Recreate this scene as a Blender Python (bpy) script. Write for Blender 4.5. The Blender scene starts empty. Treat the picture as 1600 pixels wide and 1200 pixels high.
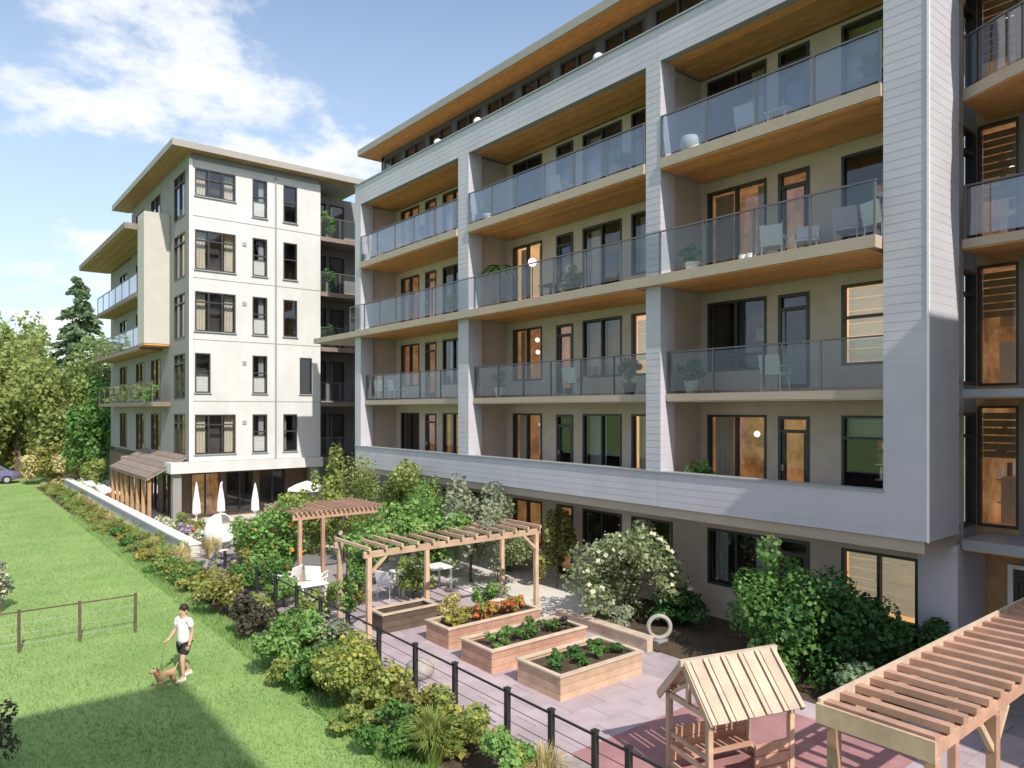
import bpy, math, random
import numpy as np
from mathutils import Vector, Matrix
R = math.radians
random.seed(7)
SC = bpy.context.scene
COL = SC.collection

# ------------------------------------------------------------------ camera
cd = bpy.data.cameras.new('camera')
cam = bpy.data.objects.new('camera', cd); COL.objects.link(cam)
cam.location = (0, 0, 5.77)
cam.rotation_euler = (R(90), 0, -math.asin(0.62673))
cd.lens = 36 * 1126 / 1600
cd.shift_y = 0.025
cd.clip_start = 0.1; cd.clip_end = 3000
SC.camera = cam

# ------------------------------------------------------------------ sky and sun
SUN_EL, SUN_AZ = R(43), R(190)           # azimuth measured clockwise from +Y, towards the sun
w = bpy.data.worlds.new('World'); SC.world = w; w.use_nodes = True
nt = w.node_tree; nt.nodes.clear()
out = nt.nodes.new('ShaderNodeOutputWorld'); bg = nt.nodes.new('ShaderNodeBackground')
sky = nt.nodes.new('ShaderNodeTexSky'); sky.sky_type = 'NISHITA'; sky.sun_disc = False
sky.sun_elevation = SUN_EL; sky.sun_rotation = SUN_AZ; sky.air_density = 1.0; sky.dust_density = 1.2; sky.ozone_density = 1.3
bg.inputs['Strength'].default_value = 0.15
tc = nt.nodes.new('ShaderNodeTexCoord')
sep = nt.nodes.new('ShaderNodeSeparateXYZ'); nt.links.new(tc.outputs['Generated'], sep.inputs[0])
# project the view direction on a cloud layer
zc = nt.nodes.new('ShaderNodeMath'); zc.operation = 'ADD'; zc.inputs[1].default_value = 0.22; nt.links.new(sep.outputs[2], zc.inputs[0])
zm = nt.nodes.new('ShaderNodeMath'); zm.operation = 'MAXIMUM'; zm.inputs[1].default_value = 0.05; nt.links.new(zc.outputs[0], zm.inputs[0])
dv = nt.nodes.new('ShaderNodeVectorMath'); dv.operation = 'SCALE'
inv = nt.nodes.new('ShaderNodeMath'); inv.operation = 'DIVIDE'; inv.inputs[0].default_value = 1.0; nt.links.new(zm.outputs[0], inv.inputs[1])
nt.links.new(tc.outputs['Generated'], dv.inputs[0]); nt.links.new(inv.outputs[0], dv.inputs['Scale'])
mp = nt.nodes.new('ShaderNodeMapping'); mp.inputs['Location'].default_value = (3.1, 1.55, 0.4); mp.inputs['Scale'].default_value = (1, 1, 1)
nt.links.new(dv.outputs[0], mp.inputs[0])
n1 = nt.nodes.new('ShaderNodeTexNoise'); n1.inputs['Scale'].default_value = 2.1; n1.inputs['Detail'].default_value = 9; n1.inputs['Roughness'].default_value = 0.6
nt.links.new(mp.outputs[0], n1.inputs['Vector'])
cr = nt.nodes.new('ShaderNodeMapRange'); cr.inputs[1].default_value = 0.50; cr.inputs[2].default_value = 0.62; cr.inputs[3].default_value = 0.0; cr.inputs[4].default_value = 0.9
cr.interpolation_type = 'SMOOTHSTEP'; nt.links.new(n1.outputs['Fac'], cr.inputs[0])
# thin bright veil towards the horizon, as under a summer sky
hz = nt.nodes.new('ShaderNodeMapRange'); hz.inputs[1].default_value = 0.0; hz.inputs[2].default_value = 0.5; hz.inputs[3].default_value = 0.72; hz.inputs[4].default_value = 0.14
nt.links.new(sep.outputs[2], hz.inputs[0])
mx0 = nt.nodes.new('ShaderNodeMix'); mx0.data_type = 'RGBA'; nt.links.new(hz.outputs[0], mx0.inputs['Factor'])
nt.links.new(sky.outputs[0], mx0.inputs['A']); mx0.inputs['B'].default_value = (4.6, 5.5, 6.6, 1)
mx = nt.nodes.new('ShaderNodeMix'); mx.data_type = 'RGBA'; nt.links.new(cr.outputs[0], mx.inputs['Factor'])
nt.links.new(mx0.outputs['Result'], mx.inputs['A']); mx.inputs['B'].default_value = (5.6, 5.7, 5.95, 1)
nt.links.new(mx.outputs['Result'], bg.inputs['Color']); nt.links.new(bg.outputs[0], out.inputs[0])

sd = bpy.data.lights.new('sun', 'SUN'); sd.energy = 4.0; sd.angle = R(0.53); sd.color = (1.0, 0.93, 0.82)
so = bpy.data.objects.new('sun', sd); COL.objects.link(so)
tow = Vector((math.sin(SUN_AZ) * math.cos(SUN_EL), math.cos(SUN_AZ) * math.cos(SUN_EL), math.sin(SUN_EL)))
so.rotation_euler = tow.to_track_quat('Z', 'Y').to_euler(); so.location = (0, -40, 60)
SC.view_settings.view_transform = 'Standard'; SC.view_settings.look = 'None'
SC.view_settings.exposure = 0.34; SC.view_settings.gamma = 1.0; SC.view_settings.use_curve_mapping = False
SC.render.engine = 'CYCLES'
SC.cycles.max_bounces = 8; SC.cycles.transparent_max_bounces = 16
SC.cycles.use_denoising = True

# ------------------------------------------------------------------ materials
def mat(name, col, rough=0.75, var=0.12, scale=3.0, bump=0.0, bscale=None, metal=0.0, rnd=0.0, stretch=(1, 1, 1), col2=None, spec=0.35, coords='P', emit=0.0):
    m = bpy.data.materials.new(name); m.use_nodes = True
    t = m.node_tree; b = t.nodes['Principled BSDF']
    b.inputs['Roughness'].default_value = rough; b.inputs['Metallic'].default_value = metal
    b.inputs['Specular IOR Level'].default_value = spec
    if coords == 'P':
        g = t.nodes.new('ShaderNodeNewGeometry').outputs['Position']
    else:
        g = t.nodes.new('ShaderNodeTexCoord').outputs['Object']
    mp = t.nodes.new('ShaderNodeMapping'); mp.inputs['Scale'].default_value = stretch; t.links.new(g, mp.inputs[0])
    n = t.nodes.new('ShaderNodeTexNoise'); n.inputs['Scale'].default_value = scale; n.inputs['Detail'].default_value = 6; n.inputs['Roughness'].default_value = 0.62
    t.links.new(mp.outputs[0], n.inputs['Vector'])
    r = t.nodes.new('ShaderNodeMapRange'); r.inputs[1].default_value = 0.28; r.inputs[2].default_value = 0.72
    t.links.new(n.outputs['Fac'], r.inputs[0])
    mx = t.nodes.new('ShaderNodeMix'); mx.data_type = 'RGBA'; t.links.new(r.outputs[0], mx.inputs['Factor'])
    lo = [c * (1 - var) for c in col] if col2 is None else col
    hi = [min(1, c * (1 + var)) for c in col] if col2 is None else col2
    mx.inputs['A'].default_value = (*lo, 1); mx.inputs['B'].default_value = (*hi, 1)
    o = mx.outputs['Result']
    if rnd:
        oi = t.nodes.new('ShaderNodeObjectInfo')
        rr = t.nodes.new('ShaderNodeMapRange'); rr.inputs[3].default_value = 1 - rnd; rr.inputs[4].default_value = 1 + rnd
        t.links.new(oi.outputs['Random'], rr.inputs[0])
        vm = t.nodes.new('ShaderNodeVectorMath'); vm.operation = 'SCALE'; t.links.new(o, vm.inputs[0]); t.links.new(rr.outputs[0], vm.inputs['Scale'])
        o = vm.outputs[0]
    t.links.new(o, b.inputs['Base Color'])
    if emit:
        t.links.new(o, b.inputs['Emission Color']); b.inputs['Emission Strength'].default_value = emit
    if bump:
        n2 = t.nodes.new('ShaderNodeTexNoise'); n2.inputs['Scale'].default_value = bscale or scale * 6; n2.inputs['Detail'].default_value = 4
        t.links.new(mp.outputs[0], n2.inputs['Vector'])
        bp = t.nodes.new('ShaderNodeBump'); bp.inputs['Strength'].default_value = bump; bp.inputs['Distance'].default_value = 0.03
        t.links.new(n2.outputs['Fac'], bp.inputs['Height']); t.links.new(bp.outputs[0], b.inputs['Normal'])
    return m

def leafmat(name, c1, c2, trans=0.35, rough=0.55, ns=1.6):
    m = bpy.data.materials.new(name); m.use_nodes = True
    t = m.node_tree; b = t.nodes['Principled BSDF']; o = t.nodes['Material Output']
    g = t.nodes.new('ShaderNodeNewGeometry')
    n = t.nodes.new('ShaderNodeTexNoise'); n.inputs['Scale'].default_value = ns; n.inputs['Detail'].default_value = 5
    t.links.new(g.outputs['Position'], n.inputs['Vector'])
    ad = t.nodes.new('ShaderNodeMath'); ad.operation = 'MULTIPLY_ADD'; ad.inputs[1].default_value = 0.65
    t.links.new(g.outputs['Random Per Island'], ad.inputs[0])
    sb = t.nodes.new('ShaderNodeMath'); sb.operation = 'MULTIPLY_ADD'; sb.inputs[1].default_value = 1.4; sb.inputs[2].default_value = -0.52
    t.links.new(n.outputs['Fac'], sb.inputs[0]); t.links.new(sb.outputs[0], ad.inputs[2])
    mx = t.nodes.new('ShaderNodeMix'); mx.data_type = 'RGBA'; t.links.new(ad.outputs[0], mx.inputs['Factor'])
    mx.inputs['A'].default_value = (*c1, 1); mx.inputs['B'].default_value = (*c2, 1)
    t.links.new(mx.outputs['Result'], b.inputs['Base Color']); b.inputs['Roughness'].default_value = rough
    b.inputs['Specular IOR Level'].default_value = 0.3
    tr = t.nodes.new('ShaderNodeBsdfTranslucent'); t.links.new(mx.outputs['Result'], tr.inputs['Color'])
    ms = t.nodes.new('ShaderNodeMixShader'); ms.inputs[0].default_value = trans
    t.links.new(b.outputs[0], ms.inputs[1]); t.links.new(tr.outputs[0], ms.inputs[2]); t.links.new(ms.outputs[0], o.inputs['Surface'])
    return m

def glassmat(name, tint, refl=0.15, haze=0.0, hazecol=(0.5, 0.55, 0.65)):
    m = bpy.data.materials.new(name); m.use_nodes = True
    t = m.node_tree; t.nodes.remove(t.nodes['Principled BSDF']); o = t.nodes['Material Output']
    tr = t.nodes.new('ShaderNodeBsdfTransparent'); tr.inputs[0].default_value = (*tint, 1)
    gl = t.nodes.new('ShaderNodeBsdfGlossy'); gl.inputs['Roughness'].default_value = 0.03; gl.inputs[0].default_value = (0.95, 0.97, 1, 1)
    lw = t.nodes.new('ShaderNodeLayerWeight')             # Schlick curve, the same from both sides of the pane
    pw = t.nodes.new('ShaderNodeMath'); pw.operation = 'POWER'; pw.inputs[1].default_value = 4.0; t.links.new(lw.outputs['Facing'], pw.inputs[0])
    ad = t.nodes.new('ShaderNodeMath'); ad.operation = 'ADD'; ad.inputs[1].default_value = refl; ad.use_clamp = True
    t.links.new(pw.outputs[0], ad.inputs[0])
    n = t.nodes.new('ShaderNodeTexNoise'); n.inputs['Scale'].default_value = 0.7
    g = t.nodes.new('ShaderNodeNewGeometry'); t.links.new(g.outputs['Position'], n.inputs['Vector'])
    bp = t.nodes.new('ShaderNodeBump'); bp.inputs['Strength'].default_value = 0.08; bp.inputs['Distance'].default_value = 0.05
    t.links.new(n.outputs['Fac'], bp.inputs['Height']); t.links.new(bp.outputs[0], gl.inputs['Normal'])
    ms = t.nodes.new('ShaderNodeMixShader'); t.links.new(ad.outputs[0], ms.inputs[0])
    src = tr.outputs[0]
    if haze:
        df = t.nodes.new('ShaderNodeBsdfDiffuse'); df.inputs[0].default_value = (*hazecol, 1)  # bluish diffuse share imitates a hazy sky reflection
        m2 = t.nodes.new('ShaderNodeMixShader'); m2.inputs[0].default_value = haze
        t.links.new(src, m2.inputs[1]); t.links.new(df.outputs[0], m2.inputs[2]); src = m2.outputs[0]
    t.links.new(src, ms.inputs[1]); t.links.new(gl.outputs[0], ms.inputs[2]); t.links.new(ms.outputs[0], o.inputs['Surface'])
    return m

M = dict(
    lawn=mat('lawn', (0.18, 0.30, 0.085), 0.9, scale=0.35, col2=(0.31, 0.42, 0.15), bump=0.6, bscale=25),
    paving=mat('paving', (0.43, 0.355, 0.39), 0.85, 0.22, 0.9, 0.2, 30, rnd=0.09),
    joint=mat('joint', (0.33, 0.30, 0.30), 0.95, 0.15, 5),
    pale_paving=mat('pale_paving', (0.66, 0.62, 0.58), 0.9, 0.1, 1.5, 0.2, 30),
    rubber=mat('rubber', (0.38, 0.20, 0.21), 0.9, 0.25, 1.1, 0.2, 60),
    soil=mat('soil', (0.085, 0.06, 0.042), 0.95, 0.35, 4, 0.8, 20),
    grey=mat('grey_siding', (0.51, 0.50, 0.555), 0.6, 0.08, 0.8, 0.08, 40, rnd=0.02),
    pent=mat('dark_cladding', (0.09, 0.09, 0.10), 0.6, 0.1, 2),
    greyd=mat('grey_joint', (0.30, 0.32, 0.35), 0.8, 0.05, 2),
    taupe=mat('taupe_wall', (0.59, 0.48, 0.41), 0.8, 0.10, 2.2, 0.15, 30),
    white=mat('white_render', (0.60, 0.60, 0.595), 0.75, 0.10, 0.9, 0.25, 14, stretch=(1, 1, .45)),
    shadegrey=mat('shaded_grey_render', (0.27, 0.26, 0.255), 0.8, 0.07, 1.5, 0.15, 20),  # white block's side shade is put into this colour; joints and columns share it
    cream=mat('cream_panel', (0.50, 0.485, 0.44), 0.7, 0.05, 1.5),
    slab=mat('slab_edge', (0.43, 0.36, 0.285), 0.75, 0.07, 2),
    soffit=mat('soffit_wood', (0.68, 0.32, 0.12), 0.5, 0.28, 3, 0.2, 30, rnd=0.16, stretch=(6, 1, 6)),
    wood=mat('cedar_wood', (0.55, 0.385, 0.275), 0.7, 0.2, 3, 0.06, 50, rnd=0.16),
    redwood=mat('red_stained_wood', (0.47, 0.28, 0.205), 0.7, 0.22, 3, 0.06, 50, rnd=0.18),
    pale_wood=mat('pale_wood', (0.56, 0.445, 0.35), 0.7, 0.18, 3, 0.06, 50, rnd=0.13),
    darkwood=mat('dark_wood', (0.12, 0.085, 0.065), 0.6, 0.2, 4, 0.2, 30, rnd=0.12),
    clad=mat('wood_cladding', (0.42, 0.25, 0.12), 0.55, 0.2, 4, 0.2, 30, rnd=0.14),
    shingle=mat('brown_roof', (0.24, 0.19, 0.165), 0.8, 0.2, 3, 0.3, 20, rnd=0.12),
    black=mat('black_metal', (0.03, 0.03, 0.034), 0.45, 0.1, 4, spec=0.5),
    frame=mat('dark_frame', (0.045, 0.042, 0.042), 0.45, 0.1, 4, spec=0.5),
    steel=mat('grey_metal', (0.32, 0.34, 0.37), 0.4, 0.06, 4, spec=0.5),
    railmetal=mat('rail_metal', (0.13, 0.13, 0.14), 0.4, 0.06, 4, spec=0.5),
    fascia=mat('roof_edge', (0.34, 0.32, 0.29), 0.7, 0.07, 2),
    roof=mat('roof_membrane', (0.40, 0.40, 0.40), 0.9, 0.08, 2),
    w=mat('white_paint', (0.82, 0.81, 0.79), 0.55, 0.03, 3),
    fabric=mat('white_fabric', (0.82, 0.80, 0.78), 0.9, 0.04, 3),
    lilac=mat('lilac_fabric', (0.60, 0.50, 0.60), 0.9, 0.05, 4),
    roomdark=mat('room_dark', (0.07, 0.06, 0.055), 0.9, 0.4, 1.2),
    roomgrey=mat('room_grey', (0.22, 0.20, 0.19), 0.9, 0.35, 1.2),
    roomwarm=mat('room_warm', (0.20, 0.08, 0.03), 0.9, 0.5, 1.6, col2=(0.85, 0.52, 0.24), emit=0.24),  # walls emit their own colour, standing in for lamplight in the room
    roomlit=mat('room_lit', (0.80, 0.58, 0.33), 0.9, 0.2, 1.3, emit=0.42),  # bright room walls glow by emission instead of from lamps
    blind=mat('cream_blind', (0.82, 0.66, 0.44), 0.9, 0.1, 1.5, emit=0.30, stretch=(1, 1, 5)),  # glow put into the blind for the lit room behind
    curt=mat('cream_curtain', (0.66, 0.58, 0.48), 0.95, 0.1, 3),
    curtg=mat('grey_curtain', (0.42, 0.42, 0.44), 0.95, 0.1, 3),
    curtt=mat('tan_curtain', (0.50, 0.36, 0.22), 0.95, 0.15, 3),
    furn=mat('furniture_brown', (0.20, 0.10, 0.05), 0.7, 0.3, 3),
    furnw=mat('furniture_pale', (0.66, 0.60, 0.52), 0.7, 0.1, 3),
    lamp=mat('lamp_glow', (1.0, 0.92, 0.8), 0.5, 0.0, 1, emit=1.6),
    pane=glassmat('window_glass', (0.82, 0.85, 0.85), 0.09),
    rail=glassmat('balcony_glass', (0.72, 0.77, 0.82), 0.12, 0.10, (0.42, 0.46, 0.56)),
    railclear=glassmat('clear_balcony_glass', (0.80, 0.84, 0.85), 0.03, 0.03, (0.42, 0.46, 0.5)),
    bark=mat('bark', (0.13, 0.095, 0.07), 0.9, 0.3, 6, 0.6, 20),
    stone=mat('stone', (0.40, 0.37, 0.35), 0.85, 0.2, 4, 0.5, 12, rnd=0.12),
    skin=mat('skin', (0.58, 0.36, 0.26), 0.55, 0.05, 8),
    hair=mat('hair', (0.035, 0.022, 0.016), 0.6, 0.2, 20),
    cloth=mat('white_shirt', (0.78, 0.80, 0.78), 0.9, 0.05, 10),
    shorts=mat('dark_cloth', (0.025, 0.03, 0.035), 0.9, 0.2, 10),
    dog=mat('tan_fur', (0.48, 0.31, 0.19), 0.9, 0.3, 9, 0.4, 60),
    carp=mat('car_paint', (0.14, 0.13, 0.24), 0.3, 0.03, 2, spec=0.6),
    tyre=mat('tyre', (0.02, 0.02, 0.02), 0.9, 0.1, 4),
    red=mat('red_paint', (0.5, 0.06, 0.05), 0.6, 0.1, 4),
    hedge=leafmat('leaf_hedge', (0.13, 0.20, 0.04), (0.46, 0.53, 0.17), 0.42),
    green=leafmat('leaf_green', (0.04, 0.12, 0.025), (0.20, 0.38, 0.10)),
    bright=leafmat('leaf_bright', (0.09, 0.21, 0.04), (0.33, 0.53, 0.17)),
    dark=leafmat('leaf_dark', (0.02, 0.065, 0.018), (0.11, 0.26, 0.075), 0.3),
    yellow=leafmat('leaf_yellow', (0.22, 0.26, 0.03), (0.62, 0.55, 0.13)),
    olive=leafmat('leaf_olive', (0.13, 0.15, 0.03), (0.42, 0.40, 0.13)),
    straw=leafmat('leaf_straw', (0.45, 0.38, 0.16), (0.80, 0.70, 0.40)),
    silver=leafmat('leaf_silver', (0.17, 0.21, 0.13), (0.46, 0.50, 0.36)),
    sage=leafmat('leaf_sage', (0.12, 0.18, 0.06), (0.42, 0.48, 0.27), 0.4),
    purple=leafmat('leaf_purple', (0.03, 0.03, 0.022), (0.17, 0.14, 0.11), 0.2),
    blossom=leafmat('petal_white', (0.58, 0.60, 0.40), (0.86, 0.84, 0.70)),
    lilacp=leafmat('petal_lilac', (0.28, 0.20, 0.40), (0.58, 0.47, 0.68)),
    orange=leafmat('petal_orange', (0.62, 0.16, 0.03), (0.88, 0.45, 0.10)),
    redp=leafmat('petal_red', (0.50, 0.06, 0.03), (0.85, 0.25, 0.14)),
    conif=leafmat('needle', (0.08, 0.14, 0.07), (0.27, 0.37, 0.20), 0.3),
    fgreen=leafmat('leaf_far_green', (0.12, 0.19, 0.05), (0.42, 0.52, 0.19), 0.45),
    folive=leafmat('leaf_far_olive', (0.17, 0.23, 0.055), (0.47, 0.53, 0.20), 0.45),
    grass=leafmat('grass_blade', (0.19, 0.34, 0.10), (0.43, 0.59, 0.23), 0.42, ns=0.55),
)

# ------------------------------------------------------------------ helpers
ORG = {}
def tag(o, label=None, cat=None, group=None, kind=None):
    if label: o['label'] = label
    if cat: o['category'] = cat
    if group: o['group'] = group
    if kind: o['kind'] = kind
    return o
def thing(name, label, cat, loc=(0, 0, 0), group=None, rz=0):
    o = bpy.data.objects.new(name, None); COL.objects.link(o); o.location = loc; o.rotation_euler = (0, 0, rz)
    o.empty_display_size = 0.2
    ORG[o.name] = Vector(loc)
    return tag(o, label, cat, group)

class Fr:                                   # a wall plane: a along it, n out of it
    def __init__(s, o, a, n): s.o, s.a, s.n = Vector(o), Vector(a), Vector(n)
    def P(s, a, n, z): return s.o + s.a * a + s.n * n + Vector((0, 0, z))
def FX(x): return Fr((x, 0, 0), (0, 1, 0), (-1, 0, 0))
def FY(y): return Fr((0, y, 0), (1, 0, 0), (0, -1, 0))
WORLD = Fr((0, 0, 0), (1, 0, 0), (0, 1, 0))

class MB:
    def __init__(s): s.v = []; s.f = []
    def quad(s, *p):
        i = len(s.v); s.v += [tuple(q) for q in p]; s.f.append(tuple(range(i, i + len(p)))); return s
    def hexa(s, p):                          # 8 corners: bottom 4, top 4
        i = len(s.v); s.v += [tuple(q) for q in p]
        for f in ((3, 2, 1, 0), (4, 5, 6, 7), (0, 1, 5, 4), (1, 2, 6, 5), (2, 3, 7, 6), (3, 0, 4, 7)): s.f.append(tuple(i + k for k in f))
        return s
    def box(s, a0, a1, b0, b1, z0, z1, fr=WORLD):
        return s.hexa([fr.P(a0, b0, z0), fr.P(a1, b0, z0), fr.P(a1, b1, z0), fr.P(a0, b1, z0),
                       fr.P(a0, b0, z1), fr.P(a1, b0, z1), fr.P(a1, b1, z1), fr.P(a0, b1, z1)])
    def bar(s, p, q, wd, ht, up=(0, 0, 1)):
        p, q = Vector(p), Vector(q); d = (q - p).normalized(); u = Vector(up)
        sd = d.cross(u)
        if sd.length < 1e-4: sd = d.cross(Vector((0, 1, 0)))
        sd.normalize(); u = sd.cross(d)
        a, b = sd * wd / 2, u * ht / 2
        return s.hexa([p - a - b, p + a - b, q + a - b, q - a - b, p - a + b, p + a + b, q + a + b, q - a + b])
    def tube(s, pts, rad, n=8, cap=True):
        pts = [Vector(p) for p in pts]; base = len(s.v); prev = None
        for k, p in enumerate(pts):
            d = (pts[min(k + 1, len(pts) - 1)] - pts[max(k - 1, 0)]).normalized()
            a = d.cross(Vector((0, 0, 1)))
            if a.length < 0.05: a = d.cross(Vector((0, 1, 0)))
            a.normalize()
            if prev is not None:
                a = (prev - d * prev.dot(d))
                a = a.normalized() if a.length > 1e-5 else d.orthogonal().normalized()
            prev = a; b = d.cross(a); r = rad[k] if hasattr(rad, '__len__') else rad
            for j in range(n):
                t = 2 * math.pi * j / n; s.v.append(tuple(p + (a * math.cos(t) + b * math.sin(t)) * r))
        for k in range(len(pts) - 1):
            for j in range(n):
                i0 = base + k * n + j; i1 = base + k * n + (j + 1) % n
                s.f.append((i0, i1, i1 + n, i0 + n))
        if cap:
            s.f.append(tuple(base + j for j in range(n))[::-1]); s.f.append(tuple(base + (len(pts) - 1) * n + j for j in range(n)))
        return s
    def lathe(s, prof, c=(0, 0, 0), n=16, wob=0.0):
        base = len(s.v)
        for r, z in prof:
            for j in range(n):
                t = 2 * math.pi * j / n; rr = r * (1 + wob * (1 if j % 2 else -1)); s.v.append((c[0] + rr * math.cos(t), c[1] + rr * math.sin(t), c[2] + z))
        for k in range(len(prof) - 1):
            for j in range(n):
                i0 = base + k * n + j; i1 = base + k * n + (j + 1) % n; s.f.append((i0, i1, i1 + n, i0 + n))
        s.f.append(tuple(base + j for j in range(n))[::-1]); s.f.append(tuple(base + (len(prof) - 1) * n + j for j in range(n)))
        return s
    def ball(s, c, r, n=12, sz=1.0):
        prof = [(max(1e-4, r * math.sin(math.pi * k / 8)), -r * sz * math.cos(math.pi * k / 8)) for k in range(9)]
        return s.lathe(prof, c, n)
    def build(s, name, m, parent=None, smooth=False, bevel=0.0):
        org = ORG.get(parent.name, Vector()) if parent else Vector()
        me = bpy.data.meshes.new(name); me.from_pydata([tuple(Vector(q) - org) for q in s.v], [], s.f); me.update()
        o = link(name, me, m, parent)
        if smooth: me.polygons.foreach_set('use_smooth', [True] * len(me.polygons))
        if bevel:
            bv = o.modifiers.new('bevel', 'BEVEL'); bv.width = bevel; bv.segments = 1; bv.limit_method = 'ANGLE'
        if parent: ORG[o.name] = org
        return o
def link(name, me, m, parent=None, loc=None):
    o = bpy.data.objects.new(name, me); COL.objects.link(o)
    if m is not None and not me.materials: me.materials.append(M[m] if isinstance(m, str) else m)
    if parent: o.parent = parent; ORG[o.name] = ORG.get(parent.name, Vector())
    if loc is not None: o.location = loc
    return o
def kids(o): return [c for c in bpy.data.objects if c.parent == o]
def copy_tree(o, parent=None, kmap=None):
    if kmap is None:
        kmap = {}
        for c in bpy.data.objects:
            if c.parent: kmap.setdefault(c.parent.name, []).append(c)
    c = o.copy(); COL.objects.link(c)
    if parent: c.parent = parent
    for ch in kmap.get(o.name, []): copy_tree(ch, c, kmap)
    return c
def struct(name, mb, m):
    return tag(mb.build(name, m), kind='structure')

# ------------------------------------------------------------------ ground
def sheet(name, m, x0, x1, y0, y1, z):
    return struct(name, MB().quad((x0, y0, z), (x1, y0, z), (x1, y1, z), (x0, y1, z)), m)
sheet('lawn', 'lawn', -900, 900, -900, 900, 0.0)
sheet('planting_bed', 'soil', 5.95, 7.62, 5.0, 64, 0.004)
pv = sheet('terrace_paving', 'joint', 7.62, 60, -30, 36.5, 0.006)
sheet('pale_path', 'pale_paving', 12.45, 16.9, 14.6, 36.5, 0.012)
sheet('terrace', 'pale_paving', 8.2, 16.9, 36.5, 70, 0.010)
sheet('play_surface', 'rubber', 8.3, 12.7, 5.05, 8.75, 0.036)
sheet('tree_bed', 'soil', 13.4, 16.85, 5.9, 14.5, 0.040)
pm = MB().box(-0.445, 0.445, -0.295, 0.295, 0.0, 0.024)
pme = bpy.data.meshes.new('paver'); pme.from_pydata(pm.v, [], pm.f); pme.materials.append(M['paving'])
k = 0
for j in range(30):
    for i in range(8):
        x = 8.08 + i * 0.9 + (0.45 if j % 2 else 0); y = 3.0 + j * 0.6
        if 7.75 < x < 12.7 and 5.35 < y < 8.9: continue
        if x > 13.2 and y > 5.6: continue
        p = link('paver', pme, None, pv, (x, y, 0.006 + random.uniform(0, 0.003))); k += 1

# grass blades on the near lawn, thinning out with distance
def blades(n, x0, x1, y0, y1, h, wd, seed, dens=None):
    rg = np.random.default_rng(seed)
    x = rg.uniform(x0, x1, n); y = y0 + (y1 - y0) * rg.uniform(0, 1, n) ** (dens or 1.5)
    t = rg.uniform(0, 2 * np.pi, n); hh = h * rg.uniform(0.5, 1.3, n); ln = rg.uniform(0, 0.7, n) * hh
    lt = rg.uniform(0, 2 * np.pi, n); ww = wd * rg.uniform(0.7, 1.4, n)
    v = np.zeros((n, 3, 3))
    v[:, 0] = np.stack([x - np.cos(t) * ww, y - np.sin(t) * ww, np.zeros(n)], 1)
    v[:, 1] = np.stack([x + np.cos(t) * ww, y + np.sin(t) * ww, np.zeros(n)], 1)
    v[:, 2] = np.stack([x + np.cos(lt) * ln, y + np.sin(lt) * ln, hh], 1)
    return v
def tri_mesh(name, v):
    n, kk = v.shape[0], v.shape[1]
    me = bpy.data.meshes.new(name)
    me.vertices.add(n * kk); me.vertices.foreach_set('co', v.reshape(-1).astype(np.float32))
    me.loops.add(n * kk); me.loops.foreach_set('vertex_index', np.arange(n * kk, dtype=np.int32))
    me.polygons.add(n); me.polygons.foreach_set('loop_start', np.arange(0, n * kk, kk, dtype=np.int32)); me.polygons.foreach_set('loop_total', np.full(n, kk, dtype=np.int32))
    me.update(); me.validate(); return me
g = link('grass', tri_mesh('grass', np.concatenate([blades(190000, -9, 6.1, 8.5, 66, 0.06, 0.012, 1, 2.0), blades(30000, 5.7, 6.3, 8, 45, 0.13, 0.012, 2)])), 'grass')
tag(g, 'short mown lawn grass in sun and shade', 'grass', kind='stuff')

# ------------------------------------------------------------------ main building
B = thing('apartment_building', 'long grey six-storey apartment building with wood-lined balconies and a flat overhanging roof', 'building', (15, 5.8, 0))
FL = [0, 3.1, 6.2, 9.3, 12.4, 15.5]

def wall(parent, fr, a0, a1, z0, z1, openings, m, thick=0.25, name='wall'):
    As = sorted({a0, a1, *[v for o in openings for v in o[:2] if a0 < v < a1]})
    Zs = sorted({z0, z1, *[v for o in openings for v in o[2:] if z0 < v < z1]})
    mb = MB()
    for i in range(len(As) - 1):
        for j in range(len(Zs) - 1):
            ca, cz = (As[i] + As[i + 1]) / 2, (Zs[j] + Zs[j + 1]) / 2
            if any(o[0] < ca < o[1] and o[2] < cz < o[3] for o in openings): continue
            mb.quad(fr.P(As[i], 0, Zs[j]), fr.P(As[i + 1], 0, Zs[j]), fr.P(As[i + 1], 0, Zs[j + 1]), fr.P(As[i], 0, Zs[j + 1]))
            mb.quad(fr.P(As[i], -thick, Zs[j]), fr.P(As[i + 1], -thick, Zs[j]), fr.P(As[i + 1], -thick, Zs[j + 1]), fr.P(As[i], -thick, Zs[j + 1]))
    for o in openings:
        b0, b1, y0, y1 = o
        for p, q in (((b0, y0), (b1, y0)), ((b1, y0), (b1, y1)), ((b1, y1), (b0, y1)), ((b0, y1), (b0, y0))):
            mb.quad(fr.P(p[0], 0, p[1]), fr.P(q[0], 0, q[1]), fr.P(q[0], -thick, q[1]), fr.P(p[0], -thick, p[1]))
    return mb.build(name, m, parent)

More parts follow.
